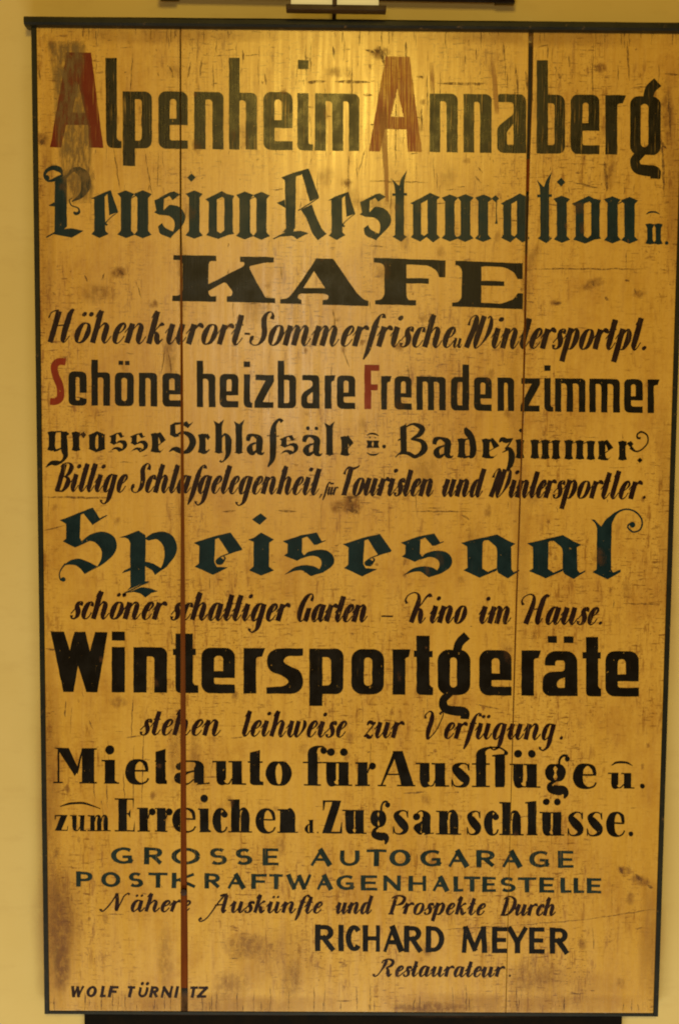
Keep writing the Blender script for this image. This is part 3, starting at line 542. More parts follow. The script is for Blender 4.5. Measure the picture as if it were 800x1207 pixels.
def gothic(L, ch, x0, x1, H, T, h=1.0):
    """the small round gothic of the sixth line"""
    W = x1 - x0
    def sk(pts, seg=6): L.stroke([(x0 + p[0] * W, p[1] * H, h + (T - h) * p[2]) for p in pts], seg)
    mi = lambda xa, top=None: minim(L, xa, xa + T, top or H, 0, 1.4, 2.8)
    if ch in 'imu':
        n = {'i': 1, 'm': 3, 'u': 2}[ch]
        for k in range(n): mi(x0 + 1.4 + (W - 2.8 - T) * (k / max(n - 1, 1)))
        if ch == 'i': L.poly([(x0 + W/2 - 2.6, H * 1.42), (x0 + W/2, H * 1.54), (x0 + W/2 + 2.6, H * 1.42), (x0 + W/2, H * 1.30)])
        for k in range(n - 1):
            a = x0 + 1.4 + (W - 2.8 - T) * (k / (n - 1)) + T
            yy = (H * .80, H * .92) if ch == 'm' else (H * .10, H * .24)
            L.stroke([(a - 1, yy[0], h), (a + (W - 2.8 - T) / (n - 1) - T + 1, yy[1], h)], straight=True)
    elif ch == 'r':
        mi(x0 + 1); L.stroke([(x0 + T, H * .72, h), (x1 - W * .3, H * .93, h)], straight=True); L.poly([(x1 - W*.42, H*.84), (x1 - W*.18, H), (x1, H*.84), (x1 - W*.2, H*.66)])
    elif ch == 'o':
        t = T * .98
        L.poly([(x0, H*.82), (x0 + W*.5, H*1.03), (x1, H*.86), (x1 - W*.04, H*.76), (x1 - W*.04, H*.20), (x1, H*.14), (x0 + W*.46, -H*.03), (x0, H*.14), (x0 + W*.04, H*.22), (x0 + W*.04, H*.74)],
               [(x0 + W*.04 + t, H*.74), (x0 + W*.54, H*.86), (x1 - W*.04 - t, H*.78), (x1 - W*.04 - t, H*.20), (x0 + W*.5, H*.12), (x0 + W*.04 + t, H*.22)])
    elif ch in 'aä':
        sr = .72
        sk([(.10, .66, .5), (.16, .88, .7), (.4, .97, .3), (sr, .8, .95), (sr, .4, 1), (sr, .14, .9), (.88, .03, .3), (1.0, .12, 0)])
        sk([(sr - .05, .62, .05), (.34, .5, .35), (.20, .26, .95), (.34, .05, .6), (.62, .2, .1)])
        if ch == 'ä':
            for u in (.30, .72): L.disc(x0 + u * W, H * 1.36, 2.3)
    elif ch == 'e':
        mi(x0 + 1.2); L.poly([(x0 + T*.4, H*.86), (x0 + W*.62, H*1.04), (x1 + .5, H*.64), (x0 + W*.68, H*.48), (x0 + W*.50, H*.84)])
        L.stroke([(x1 - .5, H*.64, h), (x0 + T, H*.34, h)], straight=True); L.poly([(x0 + T*.5, 0), (x0 + T, H*.12), (x0 + W*.70, H*.10), (x0 + W*.92, H*.24), (x0 + W*.62, 0)])
    elif ch == 's': s8(QS(L, x0, x1, H, 453, 699, 547, 754))
    elif ch == 'c':
        mi(x0 + 1.2); L.stroke([(x0 + T*.6, H*.94, h*1.5), (x1 - W*.3, H*.98, h)], straight=True); L.poly([(x1 - W*.44, H*.9), (x1 - W*.2, H), (x1, H*.82), (x1 - W*.2, H*.68)]); sk([(.3, .05, .3), (.6, .05, .3), (.95, .2, 0)])
    elif ch in 'hl':
        xs = x0 + 1.4 + (W * .12 if ch == 'l' else 0)
        L.poly([(xs, 3, 0), (xs - 1.4, 1.8), (xs + T/2, 0), (xs + T + 1.4, 1.8), (xs + T, 3), (xs + T, H * 1.42), (xs + T + 2.4, H * 1.74), (xs + T * .5, H * 1.52), (xs - 2.2, H * 1.66), (xs, H * 1.4)])
        if ch == 'h':
            sk([(.32, .72, .05), (.62, .98, .3), (.80, .75, .95), (.82, .35, 1), (.78, .0, .7), (.6, -.30, .2), (.42, -.42, .05), (.34, -.34, .3)])
    elif ch == 'ſ':
        sk([(.98, 1.66, .5), (.78, 1.78, .3), (.5, 1.5, .6), (.42, 1.1, 1), (.42, .4, 1), (.36, -.2, .8), (.10, -.62, .1)])
        L.stroke([(x0 + W * .02, H * .94, h * 1.2), (x0 + W * .78, H * .94, h * 1.2)], straight=True)
    elif ch == 'g':
        mi(x0 + 1.6); L.stroke([(x0 + T*.6, H*.95, h*1.6), (x1 - T, H*.97, h*1.6)], straight=True)
        sk([(.76, .98, .8), (.78, .5, 1), (.80, .05, 1), (.84, -.24, .7), (.66, -.52, .3), (.40, -.60, .75), (.18, -.62, .5), (-.05, -.82, .0)])
        sk([(.3, .03, .3), (.5, .06, .2), (.74, .2, .05)]); L.poly([(x0 + W*.72, H*.86), (x0 + W*.88, H), (x1 + 1, H*.86), (x0 + W*.9, H*.76)])
    elif ch == 'd':
        mi(x0 + 1.4); sk([(.3, .03, .3), (.5, .06, .2), (.72, .14, .1)])
        sk([(.40, 1.52, .3), (.52, 1.30, 1), (.72, 1.0, 1), (.80, .55, 1), (.76, .16, .9), (.6, .02, .2)]); L.stroke([(x0 + T*.6, H*.9, h*1.5), (x0 + W*.72, H*.98, h*1.5)], straight=True)
    elif ch == 'z':
        sk([(.0, .82, .1), (.2, .97, .6), (.5, .9, .7), (.9, 1.0, .1)]); sk([(.85, .95, .05), (.42, .5, .2)]); sk([(.36, .52, .2), (.7, .45, .7), (.82, .1, 1), (.72, -.3, .8), (.5, -.56, .2)]); sk([(.2, .3, 0), (.7, .52, .3)])
    elif ch == 'S':
        L.poly([(x0 + W*.02, H*1.40), (x0 + W*.20, H*1.52), (x0 + W*.24, H*.98), (x0 + W*.40, H*.86), (x0 + W*.20, H*.78), (x0 + W*.02, H*.90)]); sk([(.16, 1.46, .3), (.45, 1.50, .2)])
        L.poly([(x0 + W*.42, H*1.46), (x0 + W*.66, H*1.62), (x0 + W*.74, H*1.46), (x0 + W*.92, H*1.60), (x0 + W*.70, H*1.26)])
        sk([(.24, .88, .1), (.5, 1.04, .35), (.80, .86, .9), (.88, .5, 1), (.72, .14, .8), (.44, -.02, .1)]); sk([(.5, -.02, .3), (.32, .16, .8), (.14, .20, .4), (-.02, .06, 0)])
    elif ch == 'B':
        L.poly([(x0 + W*.16, H*1.50), (x0 + W*.36, H*1.66), (x0 + W*.38, H*.16), (x0 + W*.14, H*.10), (x0 + W*.18, H*.35)]); sk([(.10, .82, .05), (.22, .92, .2)])
        sk([(.02, -.02, 0), (.18, .18, .2), (.42, .18, .5), (.62, .02, .5), (.80, .12, .2)]); sk([(.30, 1.45, .1), (.56, 1.66, .25), (.84, 1.46, .85), (.76, 1.14, .7), (.50, .90, .05)])
        sk([(.50, .90, .1), (.82, .80, .6), (.92, .46, 1), (.78, .14, .6), (.60, .03, .2)])
# ------------------------------------------------------------------ the sign
def empty(name, loc, label, cat):
    o = bpy.data.objects.new(name, None); COL.objects.link(o); o.location = loc; o['label'] = label; o['category'] = cat; o.empty_display_size = .1
    return o
sign = empty('sign_board', (0, 0, 0), 'large ochre wooden sign of three planks with black, green and red German lettering', 'sign')

LINES = []
def line(label, L, material): LINES.append((label, L, material))
# 1 -- Alpenheim Annaberg
A1 = Line(120, 174.2, 720, 182); t1 = 8.6; AR = Line(120, 174.2, 720, 182)
H1 = 67
A1.poly([(124.5, 106), (138, 106), (138, 9, 4), (143.5, 8), (143.5, 0), (125.5, 0, 8)])
A1.p(145, 159.5, 167.3, 179.3, 67, 9, 21)
A1.e(187, 200.3, 208, 221.5, 67.5, 9, (28, 35.5), 10)
A1.n(229, 242.5, 250.5, 263.5, 67.5, 9)
A1.n(270, 282.5, 289.7, 303, 67, 9, asc=108)
A1.e(310.5, 323.5, 332, 344.8, 68.5, 9, (26, 35.5), 10.5)
A1.i(350.5, 363.5, 369, 67.5, 8); A1.rect(351, 96, 363.5, 106.5)
A1.mm(371, 384, 391.5, 404.5, 411, 423.3, 67.5, 9)
A1.n(506, 518.5, 526, 539, 69, 9); A1.n(546, 558.5, 565.3, 579, 69, 9)
A1.a(585.5, 597, 604.8, 619.7, 69.5, 9.5)
A1.b(632, 645.3, 653, 665.5, 69.5, 10, 110)
A1.e(672, 686, 693, 706, 70, 9.5, (27.5, 36.5), 10.5)
A1.r(713, 727, 737, 70, 9.5)
A1.g(742, 754.5, 763.5, 778, 69, 9, 13)
def bigA(L, ox):
    L.poly([(434.5 + ox, 0), (447.5 + ox, 0), (453.5 + ox, 26.5), (479 + ox, 26.5), (480.5 + ox, 0), (497 + ox, 0), (482.5 + ox, 112), (454 + ox, 112)],
           [(460.5 + ox, 41), (475.5 + ox, 41), (468 + ox, 75)])
RA1 = Line(120, 174.2, 720, 182); bigA(RA1, -375)
RA2 = Line(120, 174.2, 720, 182); bigA(RA2, 0)
# 2 -- Pension Restauration u.
A2 = Line(120, 280.2, 790, 287.8)
q = Q(A2, 40, 920)
q.poly((100, 660), (155, 622), (157, 868), (120, 900), (98, 905)); q.st((122, 642, 22), (70, 655, 10), (52, 632, 12), (62, 606, 16), (92, 592, 22), (122, 602, 26), (135, 622, 8))
q.dot(62, 640, 13); q.st((98, 650, 20), (140, 625, 10)); q.st((72, 772, 3), (100, 765, 22)); q.st((150, 868, 12), (60, 922, 5)); q.poly((88, 905), (130, 882, 8), (180, 876, 20), (235, 888), (205, 905), (180, 922))
q.st((150, 640, 8), (190, 600, 20), (235, 622, 44), (246, 672, 46), (226, 720, 26), (180, 752, 4)); q.st((205, 600, 34), (226, 612, 34)); q.st((182, 735, 4), (168, 745, 5), (178, 770, 6), (208, 780, 6), (214, 800, 12), (200, 808, 16), (188, 800, 8))
def e2(Lq):
    Lq.poly((285, 738), (268, 740), (300, 722), (362, 697), (352, 712), (335, 728), (338, 890), (352, 903), (310, 924), (272, 905), (286, 890)); Lq.poly((348, 710), (364, 697), (398, 800), (356, 815))
    Lq.st((396, 800, 4), (350, 838, 4), (340, 855, 8), (348, 862, 10))
e2(Q(A2, 40, 922)); e2(Q(A2, 40, 927, dx=279.5 - .3))
q.minim(412, 458, 695); q.minim(490, 538, 695); q.st((455, 735, 4), (500, 708, 5))
def s2(Lq):
    Lq.poly((568, 742), (585, 735), (640, 705), (662, 700), (690, 715), (655, 740), (640, 722), (615, 735), (612, 790), (628, 800), (595, 812), (566, 800), (578, 790)); Lq.poly((612, 790), (640, 762, 6), (690, 770, 20), (720, 815, 25), (705, 860, 20), (640, 922), (662, 880, 14), (665, 838, 20), (640, 815, 10), (600, 812))
    Lq.poly((645, 920), (590, 900, 16), (586, 865), (606, 850), (615, 870, 10), (650, 888, 20), (665, 892)); Lq.poly((640, 716), (662, 702), (688, 716), (652, 740))
s2(Q(A2, 40, 922)); s2(Q(A2, 40, 932, dx=242.0, dv=8))
q.minim(733, 780, 692); q.dia(743, 632, 20)
def o2(Lq, d, v=0):
    Lq.ring([(88 + d, 738 + v), (105 + d, 730 + v), (166 + d, 699 + v), (190 + d, 712 + v), (224 + d, 720 + v), (218 + d, 736 + v), (218 + d, 890 + v), (224 + d, 900 + v), (196 + d, 905 + v), (150 + d, 925 + v), (92 + d, 907 + v), (104 + d, 892 + v), (104 + d, 750 + v)],
            [(143 + d, 738 + v), (168 + d, 726 + v), (178 + d, 734 + v), (178 + d, 884 + v), (160 + d, 899 + v), (143 + d, 888 + v)])
q = Q(A2, 220, 925)
o2(q, 0)
q.minim(250, 298, 700); q.minim(330, 375, 700); q.st((295, 738, 4), (340, 712, 5))
q.poly((445, 632), (462, 625), (518, 604), (515, 620), (512, 872), (480, 885), (452, 890), (468, 870), (462, 645)); q.poly((512, 606), (575, 588), (545, 605), (540, 618), (512, 626)); q.poly((540, 604), (575, 588), (625, 722), (580, 744))
q.st((622, 725, 5), (525, 788, 5)); q.poly((538, 782), (590, 756), (605, 800, 20), (635, 868), (660, 895), (618, 926), (592, 895, 14), (562, 820)); q.st((505, 875, 14), (408, 922, 5)); q.poly((430, 912), (490, 885, 10), (540, 882, 10), (575, 893), (550, 905), (520, 922), (500, 905, 10)); q.poly((425, 752), (462, 735), (465, 775))
q = Q(A2, 400, 935)
def t2(Lq):
    Lq.poly((262, 735), (262, 700), (258, 670, 10), (245, 640), (280, 675, 6), (290, 640, 14), (318, 600), (305, 650, 14), (304, 708), (304, 905), (318, 915), (290, 938), (250, 915), (262, 905)); Lq.st((248, 716, 12), (318, 714, 12))
t2(q)
t2(Q(A2, 600, 944, dx=-.0 - 29.3, dv=8))
def a2(Lq, b0=0):
    Lq.ring([(333, 754), (346, 748), (428 + b0, 706), (446 + b0, 714), (474 + b0, 726), (459 + b0, 738), (459 + b0, 902), (474 + b0, 917), (440 + b0, 939), (410 + b0, 914), (380, 937), (336, 916), (346, 902), (346, 762)],
            [(384, 756), (414 + b0, 740), (414 + b0, 896), (398, 910), (384, 902)])
a2(q); a2(Q(A2, 400, 937, dx=106.2), -4)
q.minim(498, 540, 712); q.minim(572, 614, 710); q.st((530, 922, 4), (580, 905, 6)); q.minim(655, 698, 710); q.st((695, 748, 4), (730, 722, 5)); q.dia(734, 730, 17); q.st((738, 740, 4), (739, 820, 5), (738, 848, 14))
q = Q(A2, 600, 945)
q.minim(225, 268, 722); q.dia(243, 658, 21); o2(q, 207, 22); q.minim(462, 508, 722); q.minim(543, 588, 724); q.st((505, 762, 4), (552, 735, 5))
q.minim(650, 672, 848, 948, 1.6, 2.6); q.minim(690, 712, 848, 948, 1.6, 2.6); q.st((668, 940, 4), (695, 932, 4)); q.st((645, 806, 3), (660, 797, 8), (685, 795, 8), (707, 804, 3)); q.dot(740, 940, 9)
# 3 -- KAFE
A3 = Line(210, 354.5, 615, 361)
q = Q(A3, 220, 262)
q.poly((-62, 47), (140, 47), (140, 72), (112, 72, 6), (104, 84, 8), (103, 222, 8), (112, 238, 6), (140, 238), (140, 264), (-68, 264), (-66, 238), (-42, 238, 8), (-24, 228, 10), (-18, 210), (-18, 90), (-24, 72, 8), (-36, 70), (-62, 70))
q.poly((252, 49), (412, 49), (410, 74), (370, 76, 10), (292, 94, 12), (330, 170, 50), (372, 240), (418, 243), (418, 266), (190, 264), (190, 238), (212, 236, 6), (218, 215, 6), (182, 168, 14), (100, 216), (100, 184), (272, 92, 8), (272, 76, 4), (252, 74))
A3.poly([(*q.p(612, 52),), (*q.p(690, 52),), (*q.p(800, 210), ), (*q.p(838, 246), 4), (*q.p(856, 248),), (*q.p(856, 272),), (*q.p(640, 270),), (*q.p(640, 248),), (*q.p(664, 246), 2), (*q.p(672, 232), 2), (*q.p(658, 218), 3), (*q.p(532, 218), 3), (*q.p(520, 236), 3), (*q.p(530, 246), 2), (*q.p(540, 248),), (*q.p(540, 268),), (*q.p(442, 268),), (*q.p(442, 246),), (*q.p(474, 244), 3), (*q.p(500, 218), 5)],
        [q.p(600, 112), q.p(652, 192), q.p(550, 192)])
q = Q(A3, 400, 272)
q.poly((162, 54), (500, 62), (498, 142), (470, 142), (458, 112, 10), (420, 88, 16), (345, 84, 8), (315, 84), (315, 148), (420, 148), (420, 173), (315, 173), (315, 236, 8), (325, 252, 6), (360, 252), (360, 276), (168, 274), (168, 256), (195, 250, 8), (210, 230, 10), (212, 96, 10), (200, 80, 8), (162, 76))
q.poly((545, 62), (862, 70), (862, 144), (838, 144), (825, 115, 14), (780, 90, 16), (690, 86, 6), (668, 88), (668, 155), (775, 155), (775, 178), (668, 178), (668, 258), (760, 262, 16), (818, 240, 14), (840, 210), (864, 210), (862, 286), (530, 278), (530, 260), (560, 256, 8), (574, 238, 8), (576, 104, 10), (562, 84, 8), (545, 82))
# 4 -- Hoehenkurort-Sommerfrische u. Wintersportpl.
A4 = Line(55, 403.5, 760, 412.6, .28)
for wd, a, b in (("Höhenkurort", 55, 284), ("-", 284, 292), ("Sommer", 292, 429), ("frische", 429, 533), ("Winter", 545, 649), ("sportpl", 649, 752)): script(A4, wd, a, b, 23.5, .285, .05)
A4b = A4; script(A4, "u", 532, 543, 11, .30, .08); A4.disc(758, 2.2, 2.6); A4.disc(541.5, .6, 1.1)
# 5 -- Schoene heizbare Fremdenzimmer
A5 = Line(81, 477.8, 777, 487.0); H5 = 39.5; t5 = 6
A5.poly([(81, 0, 6), (102.5, 0, 5), (102.5, 8), (94.5, 9.5), (94, 6, 1), (89.5, 6, 2), (89.5, 33.5, 2), (94, 33.5, 2), (94, 15), (102.5, 15), (102.5, 40, 6), (81, 40, 6)])
A5.n(108, 115.7, 122, 130, H5, t5, 5, asc=54); A5.o(135.5, 143.5, 150, 158, H5, 6, 6); A5.rect(140, 48.5, 145.5, 53.5); A5.rect(147.7, 48.5, 153.2, 53.5)
A5.n(164, 171.7, 177.7, 185.6, H5, t5, 5); A5.e(191.5, 199.6, 206, 214, H5, 6, (14.5, 19.5), 7.5, 6)
A5.n(232, 239.6, 246, 254, H5, t5, 5, asc=54.5); A5.e(259, 267, 273, 281, H5, 6, (14.5, 19.5), 7.5, 6); A5.i(287.3, 294.8, 297.5, H5, 6); A5.rect(287.3, 48, 294.8, 54.5)
A5.poly([(301, 39), (323, 39), (323, 32), (309.5, 7), (322.5, 7), (322.5, 0), (300, 0), (300, 7), (313, 32.5), (301, 32.5)])
A5.b(327.3, 335, 341, 349, H5, 6, 56, 6); A5.a(355, 362, 368.4, 376.6, H5, 6.3, 5); A5.r(382.5, 390.5, 395.5, H5, 6.5); A5.e(397, 405, 410.5, 418.5, H5, 6, (14.5, 19.5), 7.5, 6)
A5.r(449, 456, 461.3, H5, 6.5); A5.e(464.5, 472.5, 478, 485, H5, 6, (14.5, 19.5), 7.5, 6); A5.mm(490.5, 498, 504, 511.3, 517.3, 525, H5, 6, 5); A5.b(531, 538.8, 544.6, 552.5, H5, 6, 54.5, 6, flip=True)
A5.e(558.2, 566, 571.5, 579, H5, 6, (14.5, 19.5), 7.5, 6); A5.n(586, 593.7, 598, 605.6, H5, t5, 5)
A5.poly([(614, 39), (636, 39), (636, 32), (622.5, 7), (635.5, 7), (635.5, 0), (613, 0), (613, 7), (626, 32.5), (614, 32.5)]); A5.i(641, 648.5, 651.5, H5, 6); A5.rect(641, 48, 648.5, 54.5)
A5.mm(653.5, 661, 667.3, 674.7, 681.6, 689.5, H5, 6, 5); A5.mm(694, 701.7, 708, 715.4, 722, 730, H5, 6, 5); A5.e(735, 743, 748.5, 757, H5, 6, (14.5, 19.5), 7.5, 6); A5.r(762.5, 770, 777, H5, 6.5)
R5a = Line(81, 477.8, 777, 487.0); R5a.stroke([(77.5, 51, 8), (70, 51.5, 8), (64.5, 46, 8.4), (65.5, 36, 8.4), (71, 22, 8.6), (71.5, 10, 8.6), (66, 4.5, 8.4), (59.5, 4.3, 8)]); R5a.poly([(73, 55), (78, 56), (77, 48)])
R5b = Line(81, 477.8, 777, 487.0); R5b.poly([(429.3, 0), (437.3, 0), (437.3, 22.5), (445, 22.5), (445, 29.5), (437.3, 29.5), (437.3, 45.5), (446.8, 45.5), (446.8, 52.5), (429.3, 52.5)])
# 6 -- grosse Schlafsaele u. Badezimmer.
A6 = Line(58, 531.5, 745, 543.2); H6 = 23.5; T6 = 7.8
for ch, a, b in (('g', 56, 81.5), ('r', 85, 102), ('o', 104.5, 124.5), ('s', 129, 150.5), ('s', 153.5, 175), ('e', 178, 195.5), ('S', 200, 231), ('c', 233.5, 248), ('h', 252.5, 273), ('l', 275, 286.5), ('a', 290, 311.5),
                 ('ſ', 314, 333), ('s', 329.5, 352), ('ä', 356, 379.5), ('l', 381, 397.5), ('e', 401, 416), ('B', 465, 503), ('a', 509, 534), ('d', 538.5, 562), ('e', 567.5, 588), ('z', 588, 606), ('i', 607, 619.5), ('m', 624.5, 660), ('m', 664.5, 701), ('e', 704, 722), ('r', 728, 746)): gothic(A6, ch, a, b, H6, T6)
q = Q(A6, 400, 195); q.minim(135, 150, 120, 155, 1.2, 1.6); q.minim(165, 180, 120, 155, 1.2, 1.6); q.st((128, 97, 3), (145, 88, 8), (168, 89, 8), (185, 98, 3)); q.st((128, 178, 3), (145, 187, 8), (168, 187, 8), (185, 179, 3)); q.dot(210, 148, 9); q.dot(143, 107, 4); q.dot(170, 107, 4)
q = Q(A6, 600, 205); q.st((570, 142, 18), (595, 160, 8), (625, 150, 7), (650, 118, 7), (648, 84, 8), (622, 68, 8), (602, 80, 8), (604, 96, 10), (618, 98, 12)); q.dia(614, 202, 13)
# 7 -- Billige Schlafgelegenheit, fuer Touristen und Wintersportler.
A7 = Line(65, 579, 760, 588.5, .28)
for wd, a, b in (("Billige", 64, 147), ("Schlaf", 153, 233), ("gelegenheit", 231, 374), ("Touristen", 399, 509), ("und", 519, 566), ("Winter", 575, 650), ("sportler", 650, 752)): script(A7, wd, a, b, 20.5, .29, .055)
script(A7, "für", 381, 396, 9.5, .26, .08); A7.disc(758, 2, 2); A7.stroke([(379, 1, 2), (377.5, -4, .8)])
# 8 -- Speisesaal
A8 = Line(85, 676, 720, 682.3)
q = Q(A8, 40, 746)
q.poly((122, 495), (150, 487), (215, 458), (222, 470), (218, 575), (228, 598), (262, 582), (268, 590), (195, 623), (136, 596), (152, 582), (152, 512)); q.poly((205, 463), (278, 434), (236, 462), (215, 474)); q.poly((232, 460), (278, 434), (312, 486), (278, 516)); q.st((275, 512, 10), (344, 470, 5))
q.poly((222, 596), (268, 560, 10), (320, 544, 24), (375, 560, 24), (396, 605, 26), (382, 655, 24), (320, 706, 16), (240, 749), (300, 712), (322, 670, 20), (320, 630, 20), (290, 596, 18), (262, 592, 6)); q.poly((240, 749), (298, 712), (265, 692, 14), (215, 674, 14), (175, 682, 14), (135, 712, 10), (160, 705, 10), (195, 704, 14), (222, 724, 8))
q.st((150, 700, 8), (128, 728, 6), (122, 752, 6), (128, 775, 8), (142, 776, 14)); q.dot(140, 774, 11)
q.poly((403, 574), (440, 562, 8), (495, 541), (528, 562), (525, 780), (545, 780), (490, 800), (440, 822), (456, 805), (455, 600), (446, 580, 8), (430, 574)); q.poly((522, 578), (560, 552, 10), (605, 541, 20), (655, 558, 22), (679, 610, 26), (668, 660, 22), (628, 708), (572, 750), (606, 705, 14), (620, 650, 26), (612, 606, 20), (580, 578, 12), (540, 588, 6))
q.poly((415, 742), (428, 728), (470, 708), (525, 686), (560, 694, 10), (602, 718), (572, 750), (560, 728, 10), (525, 708)); q.st((540, 782, 6), (425, 838, 6), (432, 842, 4)); q.poly((436, 835), (505, 808, 8), (545, 810, 8), (586, 826), (555, 834), (526, 856), (505, 838, 10), (470, 830))
e8(Q(A8, 220, 748)); e8(Q(A8, 220, 748, dx=175.6))
q = Q(A8, 220, 749); q.poly((290, 582), (315, 572), (352, 546), (388, 568), (412, 580), (390, 594), (388, 706), (412, 724), (350, 751), (294, 726), (314, 708), (315, 592)); q.poly((308, 486), (350, 455), (378, 480), (345, 512))
s8(Q(A8, 220, 752)); s8(Q(A8, 220, 752, dx=138.8))
def a8(Lq):
    Lq.poly((82, 605), (110, 598), (190, 578), (192, 590), (184, 600), (182, 725), (208, 742), (250, 722), (250, 734), (170, 769), (92, 734), (112, 722), (110, 622)); Lq.poly((185, 580), (252, 564), (300, 592), (338, 608), (318, 622), (320, 728), (330, 742), (356, 728), (356, 736), (302, 771), (255, 745, 8), (250, 725), (250, 625, 12), (210, 592), (186, 592))
a8(Q(A8, 600, 768)); a8(Q(A8, 600, 768, dx=-77.4))
q = Q(A8, 600, 768); q.poly((385, 488), (402, 490), (432, 522), (452, 490, 10), (500, 452), (484, 500, 14), (480, 560), (478, 722), (488, 738), (524, 724), (524, 736), (462, 771), (390, 738), (410, 724), (412, 530), (404, 506, 6)); q.st((470, 505, 24), (500, 462, 12), (545, 440, 8), (592, 450, 8), (624, 490, 8), (618, 532, 8), (585, 546, 8), (558, 528, 8), (562, 512, 8), (574, 508, 12)); q.dot(580, 512, 14)
# 9 -- schoener schattiger Garten - Kino im Hause.
A9 = Line(85, 729.2, 710, 736.5, .29)
for wd, a, b in (("schöner", 82, 192), ("schattiger", 200, 337), ("Garten", 347, 431), ("Kino", 480, 547), ("im", 562, 601), ("Ħause", 616, 702)): script(A9, wd, a, b, 20, .315, .065)
A9.rect(447, 6.2, 461, 8); A9.disc(706.5, 2, 2.1)
# 10 -- Wintersportgeraete
A10 = Line(75, 815.6, 745, 821.2); Z = 53.5
A10.poly([(60, 71), (76, 71), (82.5, 49), (88, 71), (101, 71), (106.5, 48), (112.5, 71), (127, 71), (115, 0), (102, 0), (92.3, 31), (87, 0), (75, 0)])
A10.rect(132, 0, 147.5, 53.5); A10.rect(132, 61, 147.5, 71.5); A10.n(157.5, 173, 182, 197.2, Z, 11, 9)
def t10(x0, xa, xb, x1, f): A10.poly([(xa, 0, 5), (f, 0), (f, 9), (xb + 2, 9.5), (xb, 12), (xb, 44.5), (x1, 44.5), (x1, 52), (xb, 52), (xb, 70), (xa, 70), (xa, 52), (x0, 52), (x0, 44.5), (xa, 44.5)])
t10(204, 207, 227.5, 231, 234)
A10.e(237.5, 252.5, 263, 277, Z, 9.5, (18, 26), 10.5, 11); A10.r(287, 302, 312.5, Z, 10)
A10.poly([(357, 53.5), (357, 45), (338, 44.5, 5), (333, 38, 3), (342, 32, 6), (357.5, 26, 11), (357, 0, 14), (314, 0), (314, 7.5), (334, 8.5, 4), (341, 14, 3), (334, 21, 6), (314.5, 27, 10), (315, 53.5, 15)])
A10.p(364.5, 380, 390, 404.5, Z, 10, 14); A10.o(414, 428.8, 438.3, 452.5, Z, 10, 13); A10.r(462.5, 477.5, 483.5, Z, 9); t10(487.5, 490.5, 506, 509.5, 510)
A10.g(515.5, 530, 538, 554, Z, 9, 11, 13); A10.e(564.5, 579, 588.3, 602.5, Z, 9.5, (18, 26), 10.5, 11); A10.r(614, 629, 637, Z, 9)
A10.poly([(641.5, 36), (641.5, 53, 13), (680, 53, 13), (680, 0), (639, 0, 9), (639, 28, 11), (665, 29, 4), (665, 42, 3), (654, 42, 3), (654, 36)], [(656, 9.5, 3), (665, 9.5), (665, 22), (656, 18, 4)]); A10.rect(645, 62.5, 656, 70.5); A10.rect(664, 62.5, 675.5, 70.5)
t10(686, 690, 704.5, 707.5, 708); A10.e(713, 727.5, 737, 752.3, Z, 9.5, (18, 26), 10.5, 11)
# 11 -- stehen leihweise zur Verfuegung.
A11 = Line(165, 866.2, 662, 872.2, .27)
for wd, a, b in (("stehen", 164, 259), ("leihweise", 283, 406), ("zur", 427, 472), ("Verfügung", 496, 653)): script(A11, wd, a, b, 18.5, .30, .07)
A11.disc(660.5, 2, 2)
# 12 -- Mietauto fuer Ausfluege u.
A12 = Line(70, 923.2, 745, 929.6)
for ch, a, b in (('M', 63, 114.5), ('i', 120, 141), ('e', 147, 176), ('t', 182.5, 197), ('a', 204, 247.5), ('u', 250, 290), ('t', 292, 310.5), ('o', 313, 344), ('f', 358, 384), ('ü', 380, 415), ('r', 418.5, 441.5), ('A', 445, 489.5), ('u', 489.5, 529), ('s', 530.5, 555),
                 ('l', 583.5, 594), ('ü', 600, 636.5), ('g', 641, 671), ('e', 674, 703)): roman(A12, ch, a, b, 28, 11.8, 1.7, 46 if ch == 'f' else 38 if ch == 'l' else 41.5)
A12.rect(560.5, 0, 572.5, 38); A12.rect(556, 0, 577, 1.7); A12.rect(556, 26.3, 577, 28); A12.stroke([(566.5, 35, 12), (567, 40, 10.5), (571, 44.5, 4.5), (579, 47, 2), (589, 46.5, 2), (597, 42, 2.2)]); A12.disc(596, 40.5, 2.6)
roman(A12, 'u', 716, 747, 18.5, 8.5, 1.4); A12.stroke([(720, 27, .8), (726, 30.5, 2.4), (737, 30.5, 2.4), (745, 27, .8)]); A12.disc(756.5, 3, 3)
# 13 -- zum Erreichen d. Zugsanschluesse.
A13 = Line(65, 979.3, 745, 986.0)
for ch, a, b in (('E', 135.5, 159), ('r', 162, 182), ('r', 183, 202), ('e', 202.5, 231.5), ('i', 233.5, 249), ('c', 250, 268), ('h', 269, 297.5), ('e', 300.5, 325), ('n', 327, 351), ('Z', 379.5, 403), ('u', 403.5, 432), ('g', 435.5, 459), ('s', 462, 482.5), ('a', 486.5, 511), ('n', 513.5, 543.5), ('s', 549, 567), ('c', 569.5, 587), ('h', 588, 617), ('l', 620.5, 633), ('ü', 635, 664.5), ('s', 667.5, 688), ('s', 690, 711), ('e', 713, 736)):
    roman(A13, ch, a, b, 28, 10.2, 1.5, 39)
for ch, a, b in (('z', 65, 80), ('u', 83, 102), ('m', 103.5, 131)): roman(A13, ch, a, b, 18.5, 5.2, 1.2)
A13.stroke([(71, 28.5, .8), (82, 32.2, 2.4), (100, 32.6, 2.4), (119, 26.5, .8)]); roman(A13, 'd', 358.5, 370, 10.5, 4.6, .9, 17); A13.disc(374.5, 1, 1); A13.disc(743, 2.9, 2.9)
